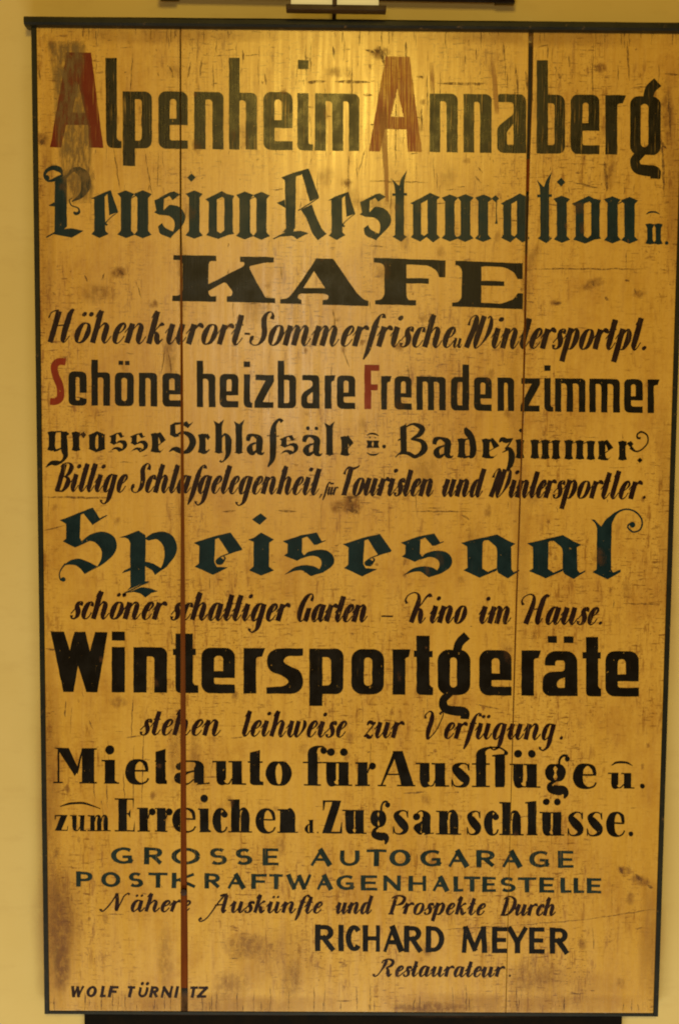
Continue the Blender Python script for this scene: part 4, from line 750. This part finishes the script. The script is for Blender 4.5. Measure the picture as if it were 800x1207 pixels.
# 14, 15, 17, 19 -- block capitals
A14 = Line(131, 1018.6, 676, 1023.2)
for ch, a, b in (('G', 131, 157.5), ('R', 170, 193), ('O', 202, 236), ('S', 247, 267.7), ('S', 277.3, 297.7), ('E', 309.5, 328.2), ('A', 365, 391.3), ('U', 400, 424), ('T', 432.5, 454.5), ('O', 458.7, 484), ('G', 495, 520.3), ('A', 527, 552.3), ('R', 561, 584), ('A', 590.5, 615), ('G', 623, 647.6), ('E', 657, 675.6)): caps(A14, ch, a, b, 20.2, 6.3, 3.2)
A15 = Line(90, 1045.3, 708, 1053.2)
for ch, a, b in (('P', 90, 109.6), ('O', 119.4, 142.2), ('S', 151.7, 169), ('T', 176, 196.7), ('K', 202.5, 232.6), ('R', 241, 260.6), ('A', 267.3, 289.7), ('F', 296, 314.6), ('T', 318, 333), ('W', 337.3, 367.7), ('A', 372.4, 392.3), ('G', 396.3, 418), ('E', 425, 444.6), ('N', 451, 472.7), ('H', 481, 502.6), ('A', 509, 529), ('L', 534, 545.6), ('T', 547, 565), ('E', 568, 584), ('S', 589, 607.5), ('T', 610.5, 630.5), ('E', 635, 652.6), ('L', 660, 673), ('L', 675.4, 688), ('E', 691, 708.2)): caps(A15, ch, a, b, 18, 5.6, 3.1)
A17 = Line(371, 1121, 669, 1124.6)
for ch, a, b in (('R', 371, 394.5), ('I', 398.5, 405), ('C', 407.5, 424.5), ('H', 427.3, 448.5), ('A', 450.5, 475.5), ('R', 475.8, 497.5), ('D', 501.3, 523.5), ('M', 543.5, 574), ('E', 579.3, 597.7), ('Y', 597, 621.7), ('E', 623, 641.6), ('R', 647.3, 669.8)): caps(A17, ch, a, b, 31.2, 6.5, 5.1)
A19 = Line(80, 1175.4, 246, 1176.3, .22)
for ch, a, b in (('W', 81.5, 97.5), ('O', 101, 113), ('L', 117.5, 124.5), ('F', 127, 137.5), ('T', 148.5, 157), ('Ü', 161.5, 173.5), ('R', 175.5, 186), ('N', 189, 202), ('I', 205, 209), ('T', 222, 230.5), ('Z', 231.5, 243)): caps(A19, ch, a, b, 13.4, 3.8, 2.9)
# 16, 18 -- small script
A16 = Line(117, 1073.8, 657, 1079.4, .31)
for wd, a, b in (("Nähere", 122, 223), ("Auskünfte", 249, 378), ("und", 394, 436), ("Prospekte", 456, 570), ("Durch", 588, 653)): script(A16, wd, a, b, 13, .35, .11)
A18 = Line(441, 1150.6, 603, 1151.6, .28)
script(A18, "Restaurateur", 444, 592, 11.8, .37, .115); A18.disc(600, 1.2, 1.3)
# ------------------------------------------------------------------ plain materials
def simple_mat(name, c1, c2, scale=20, rough=0.5, metal=0.0, bmp=0.2, spec=0.4, stretch=(1, 1, 1)):
    m, nt, p = mat(name)
    n = noi(nt, stretch, scale, 5, 0.65)
    nt.links.new(mix(nt, rng(nt, n, 0.35, 0.65), c1, c2), p.inputs['Base Color'])
    nt.links.new(rng(nt, n, 0.3, 0.7, rough - .07, rough + .09), p.inputs['Roughness'])
    nt.links.new(bump(nt, n, bmp, 0.001), p.inputs['Normal'])
    p.inputs['Metallic'].default_value = metal; p.inputs['Specular IOR Level'].default_value = spec
    return m
def wall_mat():
    m, nt, p = mat('cream_plaster')
    n = noi(nt, (1, 1, 1), 2.2, 4, 0.55); f = noi(nt, (1, 1, 1), 160, 4, 0.6); k = noi(nt, (1, 1, 2.5), 14, 4, 0.6)
    c = mix(nt, rng(nt, n, 0.3, 0.7), (0.735, 0.60, 0.245), (0.80, 0.67, 0.305))
    c = mix(nt, rng(nt, k, 0.5, 0.75, 0, .25), c, (0.62, 0.48, 0.20))
    nt.links.new(c, p.inputs['Base Color']); p.inputs['Roughness'].default_value = 0.75; p.inputs['Specular IOR Level'].default_value = .25
    nt.links.new(bump(nt, f, 0.25, 0.001), p.inputs['Normal'])
    return m
def edge_mat():
    m, nt, p = mat('chipped_dark_green_paint')
    n = noi(nt, (1, 1, 1), 60, 5, 0.7); k = noi(nt, (1, 1, 1), 18, 4, .6, (3, 1, 1))
    c = mix(nt, rng(nt, k, .4, .65), (0.006, 0.008, 0.005), (0.015, 0.016, 0.008))
    c = mix(nt, rng(nt, n, .61, .71, 0, .8), c, (0.16, 0.10, 0.035))
    nt.links.new(c, p.inputs['Base Color']); p.inputs['Roughness'].default_value = .5; p.inputs['Specular IOR Level'].default_value = .25
    nt.links.new(bump(nt, n, .4, .001), p.inputs['Normal'])
    return m
M['edge'] = edge_mat()
M['wall'] = wall_mat()
M['redwood'] = simple_mat('red_brown_wood', (0.13, 0.032, 0.005), (0.19, 0.050, 0.008), 9, .7, 0, .3, .08, (20, 20, 1))
M['darkwood'] = simple_mat('dark_wood', (0.012, 0.008, 0.005), (0.03, 0.018, 0.010), 30, .6)
M['batten'] = simple_mat('black_wood', (0.005, 0.004, 0.003), (0.011, 0.008, 0.005), 30, .8, 0, .2, .08)
M['bronze'] = simple_mat('dark_bronze', (0.022, 0.010, 0.004), (0.035, 0.016, 0.006), 30, .5, .3, .05)
M['iron'] = simple_mat('rusty_iron', (0.02, 0.010, 0.006), (0.05, 0.022, 0.012), 90, .6, .3)

def prism(name, poly, y0, y1, material, parent=None, bev=0.0, label=None):
    """solid with the world (x, z) outline poly from y0 (front) to y1 (back)"""
    n = len(poly)
    ar = sum(poly[i][0] * poly[(i+1) % n][1] - poly[(i+1) % n][0] * poly[i][1] for i in range(n))
    if ar < 0: poly = poly[::-1]
    vs = [(x, y0, z) for x, z in poly] + [(x, y1, z) for x, z in poly]
    fs = [tuple(range(n)), tuple(range(2 * n - 1, n - 1, -1))] + [(i + n, (i + 1) % n + n, (i + 1) % n, i) for i in range(n)]
    fs[2:] = [(i, i + n, (i + 1) % n + n, (i + 1) % n) for i in range(n)]
    o = mesh_obj(name, vs, fs, material, parent, False, label)
    import bmesh
    bm = bmesh.new(); bm.from_mesh(o.data); bmesh.ops.recalc_face_normals(bm, faces=bm.faces)
    if bev:
        bmesh.ops.bevel(bm, geom=list(bm.edges), offset=bev, segments=3, profile=.6, affect='EDGES')
        for f in bm.faces: f.smooth = False
    bm.to_mesh(o.data); bm.free()
    return o
def xz(px, py, y=0.0): p = at(px, py, y); return (p.x, p.z)
def rectz(x0, z0, x1, z1): return [(x0, z0), (x1, z0), (x1, z1), (x0, z1)]
# ------------------------------------------------------------------ wall
wall = mesh_obj('wall', [(-3, .036, -2.2), (3, .036, -2.2), (3, .036, 2.2), (-3, .036, 2.2)], [(0, 1, 2, 3)], M['wall'])
wall['kind'] = 'structure'
# ------------------------------------------------------------------ planks
FW = 0.0085; G = 0.0006
ZT, ZB = H2 - .002, -H2 + .0062
def edge(J, side):
    pts = []
    for y, a, b in J:
        py = y
        p = at(a if side == 0 else b, py); pts.append((p.x, p.z))
    # clip to ZT .. ZB by straight interpolation
    def cut(z):
        for i in range(len(pts) - 1):
            (x0, z0), (x1, z1) = pts[i], pts[i + 1]
            if (z0 - z) * (z1 - z) <= 0: return (x0 + (x1 - x0) * (z - z0) / (z1 - z0), z)
        return (pts[0][0], z) if z > 0 else (pts[-1][0], z)
    mid = [(x + .0006 * math.sin(z * 41 + side), z) for x, z in pts if ZB < z < ZT]
    return [cut(ZT)] + mid + [cut(ZB)]
def plank(left, right, label): return prism('plank', left + right[::-1], 0.0, 0.018, M['board'], sign, 0.0008, label)
L0 = [(-W2 + FW + G, ZT), (-W2 + FW + G, ZB)]; R0 = [(W2 - FW - G, ZT), (W2 - FW - G, ZB)]
plank(L0, edge(J1, 0), 'narrow left plank with a scuffed smear over the first red capital')
plank(edge(J1, 1), edge(J2, 0), 'wide middle plank carrying most of the lettering')
plank(edge(J2, 1), R0, 'right plank with the line endings')
# ------------------------------------------------------------------ edging, top moulding, back
prism('edge_strip', rectz(-W2, -H2, -W2 + FW, H2 - .003), -.0016, .019, M['edge'], sign, .0006)
prism('edge_strip', rectz(W2 - FW, -H2, W2, H2 - .003), -.0016, .019, M['edge'], sign, .0006)
prism('edge_strip', rectz(-W2 + FW + .0003, -H2, W2 - FW - .0003, -H2 + .0058), -.0012, .019, M['edge'], sign, .0006)
RD = -.020
a, b = xz(28, 17.5, RD), xz(28, 29.3, RD)
rail_prof = [(0.019, 0), (0.019, 1), (RD * .3, 1), (RD * .75, .93), (RD, .74), (RD, .30), (RD * .8, .08), (RD * .4, 0)]
x0r, x1r = a[0], W2 + (-W2 - a[0]) * 1.0
zr0, zr1 = b[1], a[1]
n = len(rail_prof)
NX = 40
vs = []; fs = []
for i in range(NX + 1):
    x = x0r + (x1r - x0r) * i / NX
    for y, t in rail_prof:
        jz = .0005 * noise.noise(Vector((x * 9, t * 3, 1)))
        vs.append((x, y + .0005 * noise.noise(Vector((x * 11, 5, t))), zr0 + (zr1 - zr0) * t + jz))
for i in range(NX):
    for k in range(n):
        fs.append((i * n + k, (i + 1) * n + k, (i + 1) * n + (k + 1) % n, i * n + (k + 1) % n))
fs += [tuple(range(n)), tuple(NX * n + k for k in range(n - 1, -1, -1))]
rail = mesh_obj('top_moulding', vs, fs, M['edge'], sign)
prism('back_panel', rectz(-W2 + .02, -H2 + .003, W2 - .02, H2 - .02), .0235, .028, M['darkwood'], sign)
# wood seen through the open joints
prism('joint_strip', [xz(205, 300, .008), xz(228, 300, .008), xz(229, 1164, .008), xz(206, 1164, .008)], .006, .010, M['redwood'], sign, 0, 'red-brown strip showing through the left joint')
prism('joint_strip', [xz(612, 188, .008), xz(632, 188, .008), xz(632, 226, .008), xz(612, 226, .008)], .004, .010, M['redwood'], sign, 0, 'short brown strip showing through the right joint')
prism('joint_strip', [xz(608, 300, .012), xz(628, 300, .012), xz(608, 1150, .012), xz(588, 1150, .012)], .010, .014, M['redwood'], sign, 0, 'red-brown strip behind the thin end of the right joint')
nl = at(216.6, 1052, 0)
nv = [(nl.x + .0062 * math.cos(k * .7854), -.0005, nl.z + .0066 * math.sin(k * .7854)) for k in range(8)] + [(nl.x + .0062 * math.cos(k * .7854), .012, nl.z + .0066 * math.sin(k * .7854)) for k in range(8)] + [(nl.x, -.0016, nl.z)]
mesh_obj('nail', nv, [((k + 1) % 8, k, 16) for k in range(8)] + [(k, (k + 1) % 8, 8 + (k + 1) % 8, 8 + k) for k in range(8)], M['iron'], sign)
# ------------------------------------------------------------------ lettering
TXT = [
 (A1, 'blackworn', 'black condensed lettering reading lpenheim nnaberg'), (A2, 'blue', 'blue-green black-letter line reading Pension Restauration u.'), (A3, 'black', 'wide black slab-serif word KAFE'),
 (A4, 'brown', 'brown-black script line reading Höhenkurort-Sommerfrische u. Wintersportpl.'), (A5, 'black', 'black condensed lettering reading chöne heizbare remdenzimmer'), (A6, 'black', 'black gothic line reading grosse Schlafsäle u. Badezimmer.'),
 (A7, 'brown', 'brown-black script line reading Billige Schlafgelegenheit für Touristen und Wintersportler.'), (A8, 'blue', 'large blue-green black-letter word Speisesaal'), (A9, 'brown', 'brown-black script line reading schöner schattiger Garten - Kino im Hause.'),
 (A10, 'black', 'heavy black word Wintersportgeräte'), (A11, 'brown', 'brown-black script line reading stehen leihweise zur Verfügung.'), (A12, 'black', 'black roman line reading Mietauto für Ausflüge u.'), (A13, 'black', 'black roman line reading zum Erreichen d. Zugsanschlüsse.'),
 (A14, 'green', 'dark green capitals reading GROSSE AUTOGARAGE'), (A15, 'green', 'dark green capitals reading POSTKRAFTWAGENHALTESTELLE'), (A16, 'brown', 'small brown script line reading Nähere Auskünfte und Prospekte Durch'),
 (A17, 'black', 'bold black capitals reading RICHARD MEYER'), (A18, 'brown', 'small brown script word Restaurateur.'), (A19, 'brown', 'small slanted capitals reading WOLF TÜRNITZ')]
WORDS = [((430,), 'lpenheim|nnaberg'), ((317.5, 757), 'Pension|Restauration|u.'), ((), 'KAFE'), ((297, 534, 544), 'Höhenkurort-|Sommerfrische|u|Wintersportpl.'), ((220, 421), 'chöne|heizbare|remdenzimmer'),
 ((198, 423, 460), 'grosse|Schlafsäle|u.|Badezimmer.'), ((153, 376.5, 399, 516, 570), 'Billige|Schlafgelegenheit|für|Touristen|und|Wintersportler.'), ((), 'Speisesaal'), ((196.5, 343, 441, 470, 558, 611), 'schöner|schattiger|Garten|dash|Kino|im|Hause.'),
 ((), 'Wintersportgeräte'), ((268, 416, 484), 'stehen|leihweise|zur|Verfügung.'), ((351, 443.5, 709), 'Mietauto|für|Ausflüge|u.'), ((133, 356, 377), 'zum|Erreichen|d.|Zugsanschlüsse.'), ((345,), 'GROSSE|AUTOGARAGE'), ((), 'POSTKRAFTWAGENHALTESTELLE'),
 ((224, 387, 445, 579), 'Nähere|Auskünfte|und|Prospekte|Durch'), ((533,), 'RICHARD|MEYER'), ((), 'Restaurateur.'), ((144,), 'WOLF|TÜRNITZ')]
objs = {}
for (L, mk, lab), (cuts_, ws) in zip(TXT, WORDS):
    e = bpy.data.objects.new('lettering', None); COL.objects.link(e); e.parent = sign; e['label'] = lab; e.empty_display_size = .05; objs[id(L)] = e
    ws = ws.split('|'); parts = [Shp() for _ in ws]
    for it in L.s.items:
        xs = [p[0] for a_ in it[0] for p in a_]; cx = (min(xs) + max(xs)) / 2
        parts[sum(cx > c for c in cuts_)].items.append(it)
    for wd, sh in zip(ws, parts):
        if sh.items: paint('word', sh, M[mk], e, 'painted word reading ' + wd if wd != 'dash' else 'painted dash')
for L, par, mk, lab in ((RA1, A1, 'red', 'dark red capital A half hidden by a grey smear'), (RA2, A1, 'redpale', 'worn red capital A, lightened in colour for glare'), (R5a, A5, 'redor', 'orange-red capital S'), (R5b, A5, 'redor', 'orange-red capital F')):
    paint('initial', L.s, M[mk], objs[id(par)], lab, lift=.00045)
# ------------------------------------------------------------------ wear: scratches, nicks, smudges on the board face
rnd_ = random.Random(11)
MARKS = """157 62 154 110 1.2|134 175 142 225 1.4|170 175 180 232 1.3|187 180 186 222 1.2|200 78 203 86 2|225 72 222 92 2|238 67 236 92 1.8|251 75 252 106 1.5|286 58 287 76 2.4|312 86 314 101 1.6|360 52 361 97 1.5|361 97 384 96 3.2|394 96 436 97 3.2|415 70 413 182 1.8|411 180 410 226 1.5
392 55 394 71 2.5|366 50 366 86 1.5|383 105 382 116 1.5|226 48 227 62 1.4|447 55 452 76 4|440 58 456 66 3.5|478 48 478 72 2.2|430 59 441 62 3|427 111 440 113 3|436 147 451 146 2.5|466 100 466 196 1.4|497 125 497 152 1.8|503 88 504 136 1.5|515 98 575 99 3|490 90 500 91 2.6|430 176 422 205 1.2|420 180 421 215 1
561 57 561 71 1.4|548 65 548 76 1.6|593 50 594 73 1.8|430 213 505 215 1.4|563 197 569 204 1.6|607 75 610 112 2.5|619 84 621 106 3.2|634 55 646 53 2|645 52 645 69 1.8|670 65 671 81 1.8|697 64 699 146 1.3|658 87 662 93 3|739 48 741 96 2|783 87 800 88 3|787 110 790 162 2|776 165 785 176 3
675 215 706 222 1.6|780 165 782 232 2.4|712 190 715 226 3|626 317 762 317 1.6|50 586 134 587 2.4|52 625 76 620 1.6|262 603 278 602 2.2|325 602 350 603 2.2|404 586 425 586 3|408 600 424 605 4|412 586 416 604 4|485 603 556 603 1.4|544 607 553 613 2.2|733 712 777 712 1.4|51 765 72 766 1.8
78 825 77 846 1.4|105 848 110 859 2|148 870 166 867 1.6|157 820 155 872 1.2|110 908 112 946 1.3|125 908 127 952 1.3|145 908 148 947 1.3|158 878 157 957 1.3|170 858 167 952 1.2|475 935 501 934 2|536 934 541 934 2|560 830 590 836 1.5|583 972 626 960 1|520 1096 605 1091 1|605 1091 690 1084 1.1|690 1084 775 1071 1.1
670 1172 689 1171 1.6|665 1175 664 1192 1.6|730 1022 733 1030 3|748 1030 757 1040 3|762 1043 769 1047 3|100 325 104 332 2|160 330 167 352 1.4|140 318 146 324 3.5|697 330 699 337 3.5|652 358 662 357 2.4|713 350 716 354 3|747 340 749 347 2.4|62 345 66 348 2|120 330 123 322 2|53 162 48 172 4|46 80 48 95 2
270 318 268 332 1.4|330 312 333 330 1.2|392 365 398 398 1.2|404 412 411 432 1.3|480 430 483 452 1.2|391 430 391 446 1.1|198 410 203 445 1.6|196 405 190 440 1.2|365 398 366 412 1.2|592 258 620 262 1.6|640 240 668 243 1.4|560 208 566 215 1.5|510 240 540 238 1.4|735 330 742 332 2.4"""
mk = Shp()
def mark(x0, y0, x1, y1, w_, bend=0.0):
    n = max(3, int(math.hypot(x1 - x0, y1 - y0) / 5)); pts = []
    for i in range(n + 1):
        t = i / n; nv = noise.noise_vector((x0 + 13 * t, y0 * .3 + 9 * t, 2))
        pts.append((x0 + (x1 - x0) * t + nv[0] * 1.1 + bend * 4 * t * (1 - t), y0 + (y1 - y0) * t + nv[1] * 1.1, max(.3, w_ * (.35 + .9 * abs(nv[2]) + .55 * math.sin(math.pi * t)) * min(1, 4 * t + .25, 4 * (1 - t) + .25))))
    mk.add([ribbon(pts)])
for m_ in MARKS.replace(chr(10), '|').split('|'): mark(*map(float, m_.split()))
for k in range(520):
    top = rnd_.random() < .46
    x = rnd_.uniform(50, 790 - 6); y = rnd_.uniform(36, 240) if top else rnd_.uniform(40, 1180)
    if x > 806 - y * .033 - 12: continue
    if rnd_.random() < (.72 if top else .5):
        l = rnd_.choice([4, 6, 9, 14, 26]) * rnd_.uniform(.7, 1.3); mark(x, y, x + rnd_.uniform(-1.4, 1.4), y + l, rnd_.uniform(.35, 1.05), rnd_.uniform(-.8, .8))
    else:
        l = rnd_.choice([3, 5, 8, 14]) * rnd_.uniform(.7, 1.4); mark(x, y, x + l, y + rnd_.uniform(-1.2, 1.2), rnd_.uniform(.4, 1.3), rnd_.uniform(-.4, .4))
for k in range(46):                                    # short drips and cuts along the lower and upper rim
    x = rnd_.uniform(60, 768); y = 1192 - rnd_.uniform(6, 34); mark(x, y, x + rnd_.uniform(-1, 1), 1192, rnd_.uniform(.6, 1.6))
    x = rnd_.uniform(48, 800); y = 34 + rnd_.uniform(6, 24); mark(x, 33, x + rnd_.uniform(-.6, .6), y, rnd_.uniform(.5, 1.3))
M['mark'] = stain_mat('dark_scratch', (0.125, 0.050, 0.011), .70, (160, 1, 90), .38, False)
o = paint('scratch_marks', mk, M['mark'], sign, 'fine dark scratches and nicks', .0002, .2, 4.0); o['kind'] = 'stuff'
# soft-edged patches: rings of vertices whose 'soft' weight thins the patch out towards its rim
def patches(name, items, material, lift, label, rings=(1.0, .72, .42, 0.0)):
    V, F, A = [], [], []
    K = 18
    for j, (px, py, rx, ry, al, rot) in enumerate(items):
        b = len(V); y = -(lift + 4e-6 * j); ca, sa = math.cos(rot), math.sin(rot)
        for ri, rr in enumerate(rings[:-1]):
            for k in range(K):
                t = 2 * math.pi * k / K; f = rr * (1 + .38 * noise.noise(Vector((px * .1 + math.cos(t) * 1.1, py * .1 + math.sin(t) * 1.1, 4))))
                u, v = rx * f * math.cos(t), ry * f * math.sin(t)
                V.append(at(px + u * ca - v * sa, py + u * sa + v * ca, y)); A.append(al * (0, .45, .9)[ri])
        V.append(at(px, py, y)); A.append(al)
        for ri in range(len(rings) - 2):
            for k in range(K):
                i0, i1 = b + ri * K + k, b + ri * K + (k + 1) % K
                F.append((i0, i0 + K, i1 + K, i1))
        for k in range(K):
            F.append((b + (len(rings) - 2) * K + k, b + (len(rings) - 1) * K, b + (len(rings) - 2) * K + (k + 1) % K))
    o = mesh_obj(name, V, [f[::-1] for f in F], material, sign, False, label)
    at_ = o.data.attributes.new('soft', 'FLOAT', 'POINT'); at_.data.foreach_set('value', A)
    return o
M['stain'] = stain_mat('brown_stain', (0.24, 0.095, 0.016), .75, (90, 1, 60), .36)
st_ = [(72, 1098, 16, 70, .75, 0), (74, 1145, 12, 30, .7, 0), (140, 321, 11, 9, .9, 0), (115, 345, 26, 14, .5, 0), (408, 216, 9, 7, .9, .3), (708, 80, 8, 7, 1, 0), (415, 595, 15, 13, 1, 0), (398, 597, 12, 9, .8, 0), (448, 62, 14, 9, .9, 0), (400, 85, 20, 8, .5, 0), (718, 200, 9, 26, .7, 0), (786, 130, 10, 44, .6, 0),
       (770, 175, 14, 8, .8, 0), (50, 165, 9, 10, .9, 0), (140, 828, 12, 8, .6, 0), (290, 1115, 30, 18, .6, 0), (272, 1160, 26, 20, .5, 0), (345, 1155, 16, 22, .5, 0), (505, 1188, 50, 8, .8, 0), (630, 1150, 40, 25, .4, 0), (735, 1026, 10, 7, .9, 0), (755, 1038, 13, 7, .9, .3), (698, 335, 18, 7, .8, -.4), (752, 347, 8, 6, .8, 0), (655, 357, 9, 4, .9, 0),
       (632, 400, 30, 14, .3, 0), (200, 420, 9, 40, .5, 0), (195, 1130, 12, 40, .4, 0), (205, 880, 8, 60, .4, 0), (230, 900, 8, 50, .35, 0), (300, 360, 20, 25, .3, 0), (500, 560, 20, 30, .35, 0), (560, 640, 14, 25, .3, 0), (440, 240, 40, 9, .35, 0), (215, 330, 8, 60, .5, 0), (620, 330, 8, 60, .4, 0)]
for k in range(170):
    y = rnd_.uniform(40, 1185); x = rnd_.uniform(52, 790 - .03 * y)
    r = rnd_.choice([2, 3, 3, 4, 5, 7, 12]); st_.append((x, y, r * rnd_.uniform(.5, 1), r * rnd_.uniform(.5, 1.6), rnd_.uniform(.25, .75) * (1 if r < 12 else .6), rnd_.uniform(-.3, .3)))
patches('stain', st_, M['stain'], .00004, 'brown smudges in the old varnish')['kind'] = 'stuff'
M['rim_brown'] = stain_mat('brown_rim_tone', (0.33, 0.140, 0.018), .48, (26, 1, 14), .30)  # soft darker brown, mostly along rims and joints
patches('rim_brown', [(58, 960, 16, 210, .75, .012), (66, 1100, 34, 110, .7, 0), (56, 260, 13, 170, .5, .01), (250, 1184, 190, 16, .7, 0), (600, 1184, 180, 15, .65, 0), (768, 1110, 18, 90, .6, -.03), (786, 640, 12, 200, .4, -.033), (794, 220, 16, 150, .6, -.03), (200, 42, 150, 12, .5, 0), (640, 44, 150, 14, .6, .004), (215, 700, 10, 260, .35, .004), (610, 560, 12, 260, .35, -.03), (330, 1130, 60, 44, .4, 0), (660, 1160, 90, 24, .3, 0)], M['rim_brown'], .000015, 'darker brown patches along the rims and joints')
M['smear'] = stain_mat('grey_brown_smear', (0.20, 0.125, 0.040), .78, (120, 1, 34), .36)
M['pale'] = stain_mat('pale_brown_streak', (0.40, 0.185, 0.045), .9, (60, 1, 20), .25)
def band(name, rows, material, lift, label, al):
    """a wiped band: rows of (y, x left, x right), soft at the sides"""
    U = (0, .10, .3, .55, .8, .92, 1); V, A, F = [], [], []
    for i, (y, xa, xb) in enumerate(rows):
        for k, u in enumerate(U):
            V.append(at(xa + (xb - xa) * u + .8 * noise.noise(Vector((y, k, 1))), y, -lift)); e = al * (0 if k in (0, 6) else .75 if k in (1, 5) else 1) * (0.25 if i in (0, len(rows) - 1) else 1)
            A.append(e)
    n = len(U)
    for i in range(len(rows) - 1):
        for k in range(n - 1): F.append((i*n + k, (i+1)*n + k, (i+1)*n + k + 1, i*n + k + 1))
    o = mesh_obj(name, V, F, material, sign, False, label)
    o.data.attributes.new('soft', 'FLOAT', 'POINT').data.foreach_set('value', A)
    return o
band('smear', [(48, 54, 101), (54, 55, 103), (75, 59, 101), (100, 62, 98), (125, 63, 102), (150, 63, 108), (172, 66, 110), (190, 70, 109), (205, 72, 112), (222, 74, 112), (240, 76, 108)], M['smear'], .00062, 'grey-brown smear over the first capital A', .95)
band('streak', [(126, 444, 456), (138, 446, 457), (150, 447, 457), (175, 449, 457), (205, 452, 458), (232, 453, 458), (238, 454, 458)], M['pale'], .00062, 'pale brown streak across the second capital A', .68)
band('streak', [(72, 577, 583), (90, 579, 585), (110, 580, 587), (130, 582, 588), (135, 583, 588)], M['pale'], .00062, 'pale brown streak above the word nnaberg', .55)
band('streak', [(74, 505, 511), (95, 506, 512), (112, 507, 512)], M['pale'], .00062, 'short pale brown streak', .7)
# ------------------------------------------------------------------ picture lamp above the sign (its lower end is in view)
PY = -.085
pc = at(394, 2, PY)
lampo = empty('picture_lamp', (pc.x, 0.036, pc.z + .05), 'dark bronze picture lamp with two glowing tubes for brass highlights, on the wall above the sign', 'lamp')
def lobj(name, vs, fs, m, smooth=False, label=None):
    o = mesh_obj(name, vs, fs, m, None, smooth, label); o.parent = lampo; o.matrix_parent_inverse = Matrix.Translation(-lampo.location); return o
def lprism(name, poly, y0, y1, m, bev=0.0):
    o = prism(name, poly, y0, y1, m, None, bev); o.parent = lampo; o.matrix_parent_inverse = Matrix.Translation(-lampo.location); return o
TY = -.075
pl, pr = at(337, 10.6, TY), at(455, 12.2, TY)
lprism('tube_holder', [(pl.x, pl.z), (pr.x, pr.z), (pr.x, pr.z + .0085), (pl.x, pl.z + .0085)], TY, TY + .03, M['bronze'], .0012)
q1 = at(394, 7, TY)
lprism('arm', [(q1.x - .0032, q1.z), (q1.x + .0032, q1.z), (q1.x + .0032, q1.z + .035), (q1.x - .0032, q1.z + .035)], TY - .006, .0355, M['bronze'], .001)
m, nt, p = mat('highlight_glow')
p.inputs['Base Color'].default_value = (.12, .09, .04, 1); p.inputs['Emission Color'].default_value = (1.0, .76, .27, 1); p.inputs['Emission Strength'].default_value = .58  # emission stands in for light caught on the lamp's brass
M['brass_highlight'] = m
for xa, xb, ya, yb in ((343, 391.5, 2.2, 2.8), (397, 446, 2.9, 3.6)):
    A, B = at(xa, ya, TY + .012), at(xb, yb, TY + .012); V, F = [], []
    for t, f in ((0, .55), (.03, .85), (.08, 1), (.92, 1), (.97, .85), (1, .55)):
        P = A.lerp(B, t)
        V += [(P.x, P.y + .0085 * f * math.cos(k * math.pi / 6), P.z + .0085 * f * math.sin(k * math.pi / 6)) for k in range(12)]
    for i in range(5): F += [(i*12 + k, i*12 + (k+1) % 12, i*12 + 12 + (k+1) % 12, i*12 + 12 + k) for k in range(12)]
    F += [tuple(range(11, -1, -1)), tuple(60 + k for k in range(12))]
    lobj('highlight_tube', V, F, M['brass_highlight'], True)
def halftube(name, pxa, pxb, pya, pyb, r, y, m, th=.0015):
    A, B = at(pxa, pya, y + r), at(pxb, pyb, y + r)
    vs, fs = [], []; K = 14
    for (P, rr) in ((A, r), (B, r), (A, r - th), (B, r - th)):
        for k in range(K + 1):
            t = math.pi * k / K; vs.append((P.x, y - rr * math.cos(t), P.z + rr * math.sin(t)))
    n = K + 1
    for k in range(K):
        fs += [(k, n + k, n + k + 1, k + 1), (2*n + k, 2*n + k + 1, 3*n + k + 1, 3*n + k), (k, k + 1, 2*n + k + 1, 2*n + k), (n + k, 3*n + k, 3*n + k + 1, n + k + 1)]
    fs += [(0, 2*n, 3*n, n), (K, n + K, 3*n + K, 2*n + K)]
    return lobj(name, vs, fs, m)
halftube('lamp_shade', 192, 601, -3.5, 3.6, .026, -.004, M['bronze'])
halftube('end_cap', 582, 605, 5.4, 5.7, .029, -.004, M['bronze'], .012)
halftube('end_cap', 190, 211, .9, 1.1, .029, -.004, M['bronze'], .012)
# ------------------------------------------------------------------ black batten on the wall under the sign
bt = [xz(100, 1199, .022), xz(732, 1200, .022), xz(732, 1240, .022), xz(100, 1240, .022)]
bt[0] = (bt[0][0], -H2 + .004); bt[1] = (bt[1][0], -H2 + .004)
o = prism('support_batten', bt, .0195, .0355, M['batten'], None, .001)
o['label'] = 'black wooden batten on the wall carrying the bottom edge of the sign'; o['category'] = 'batten'
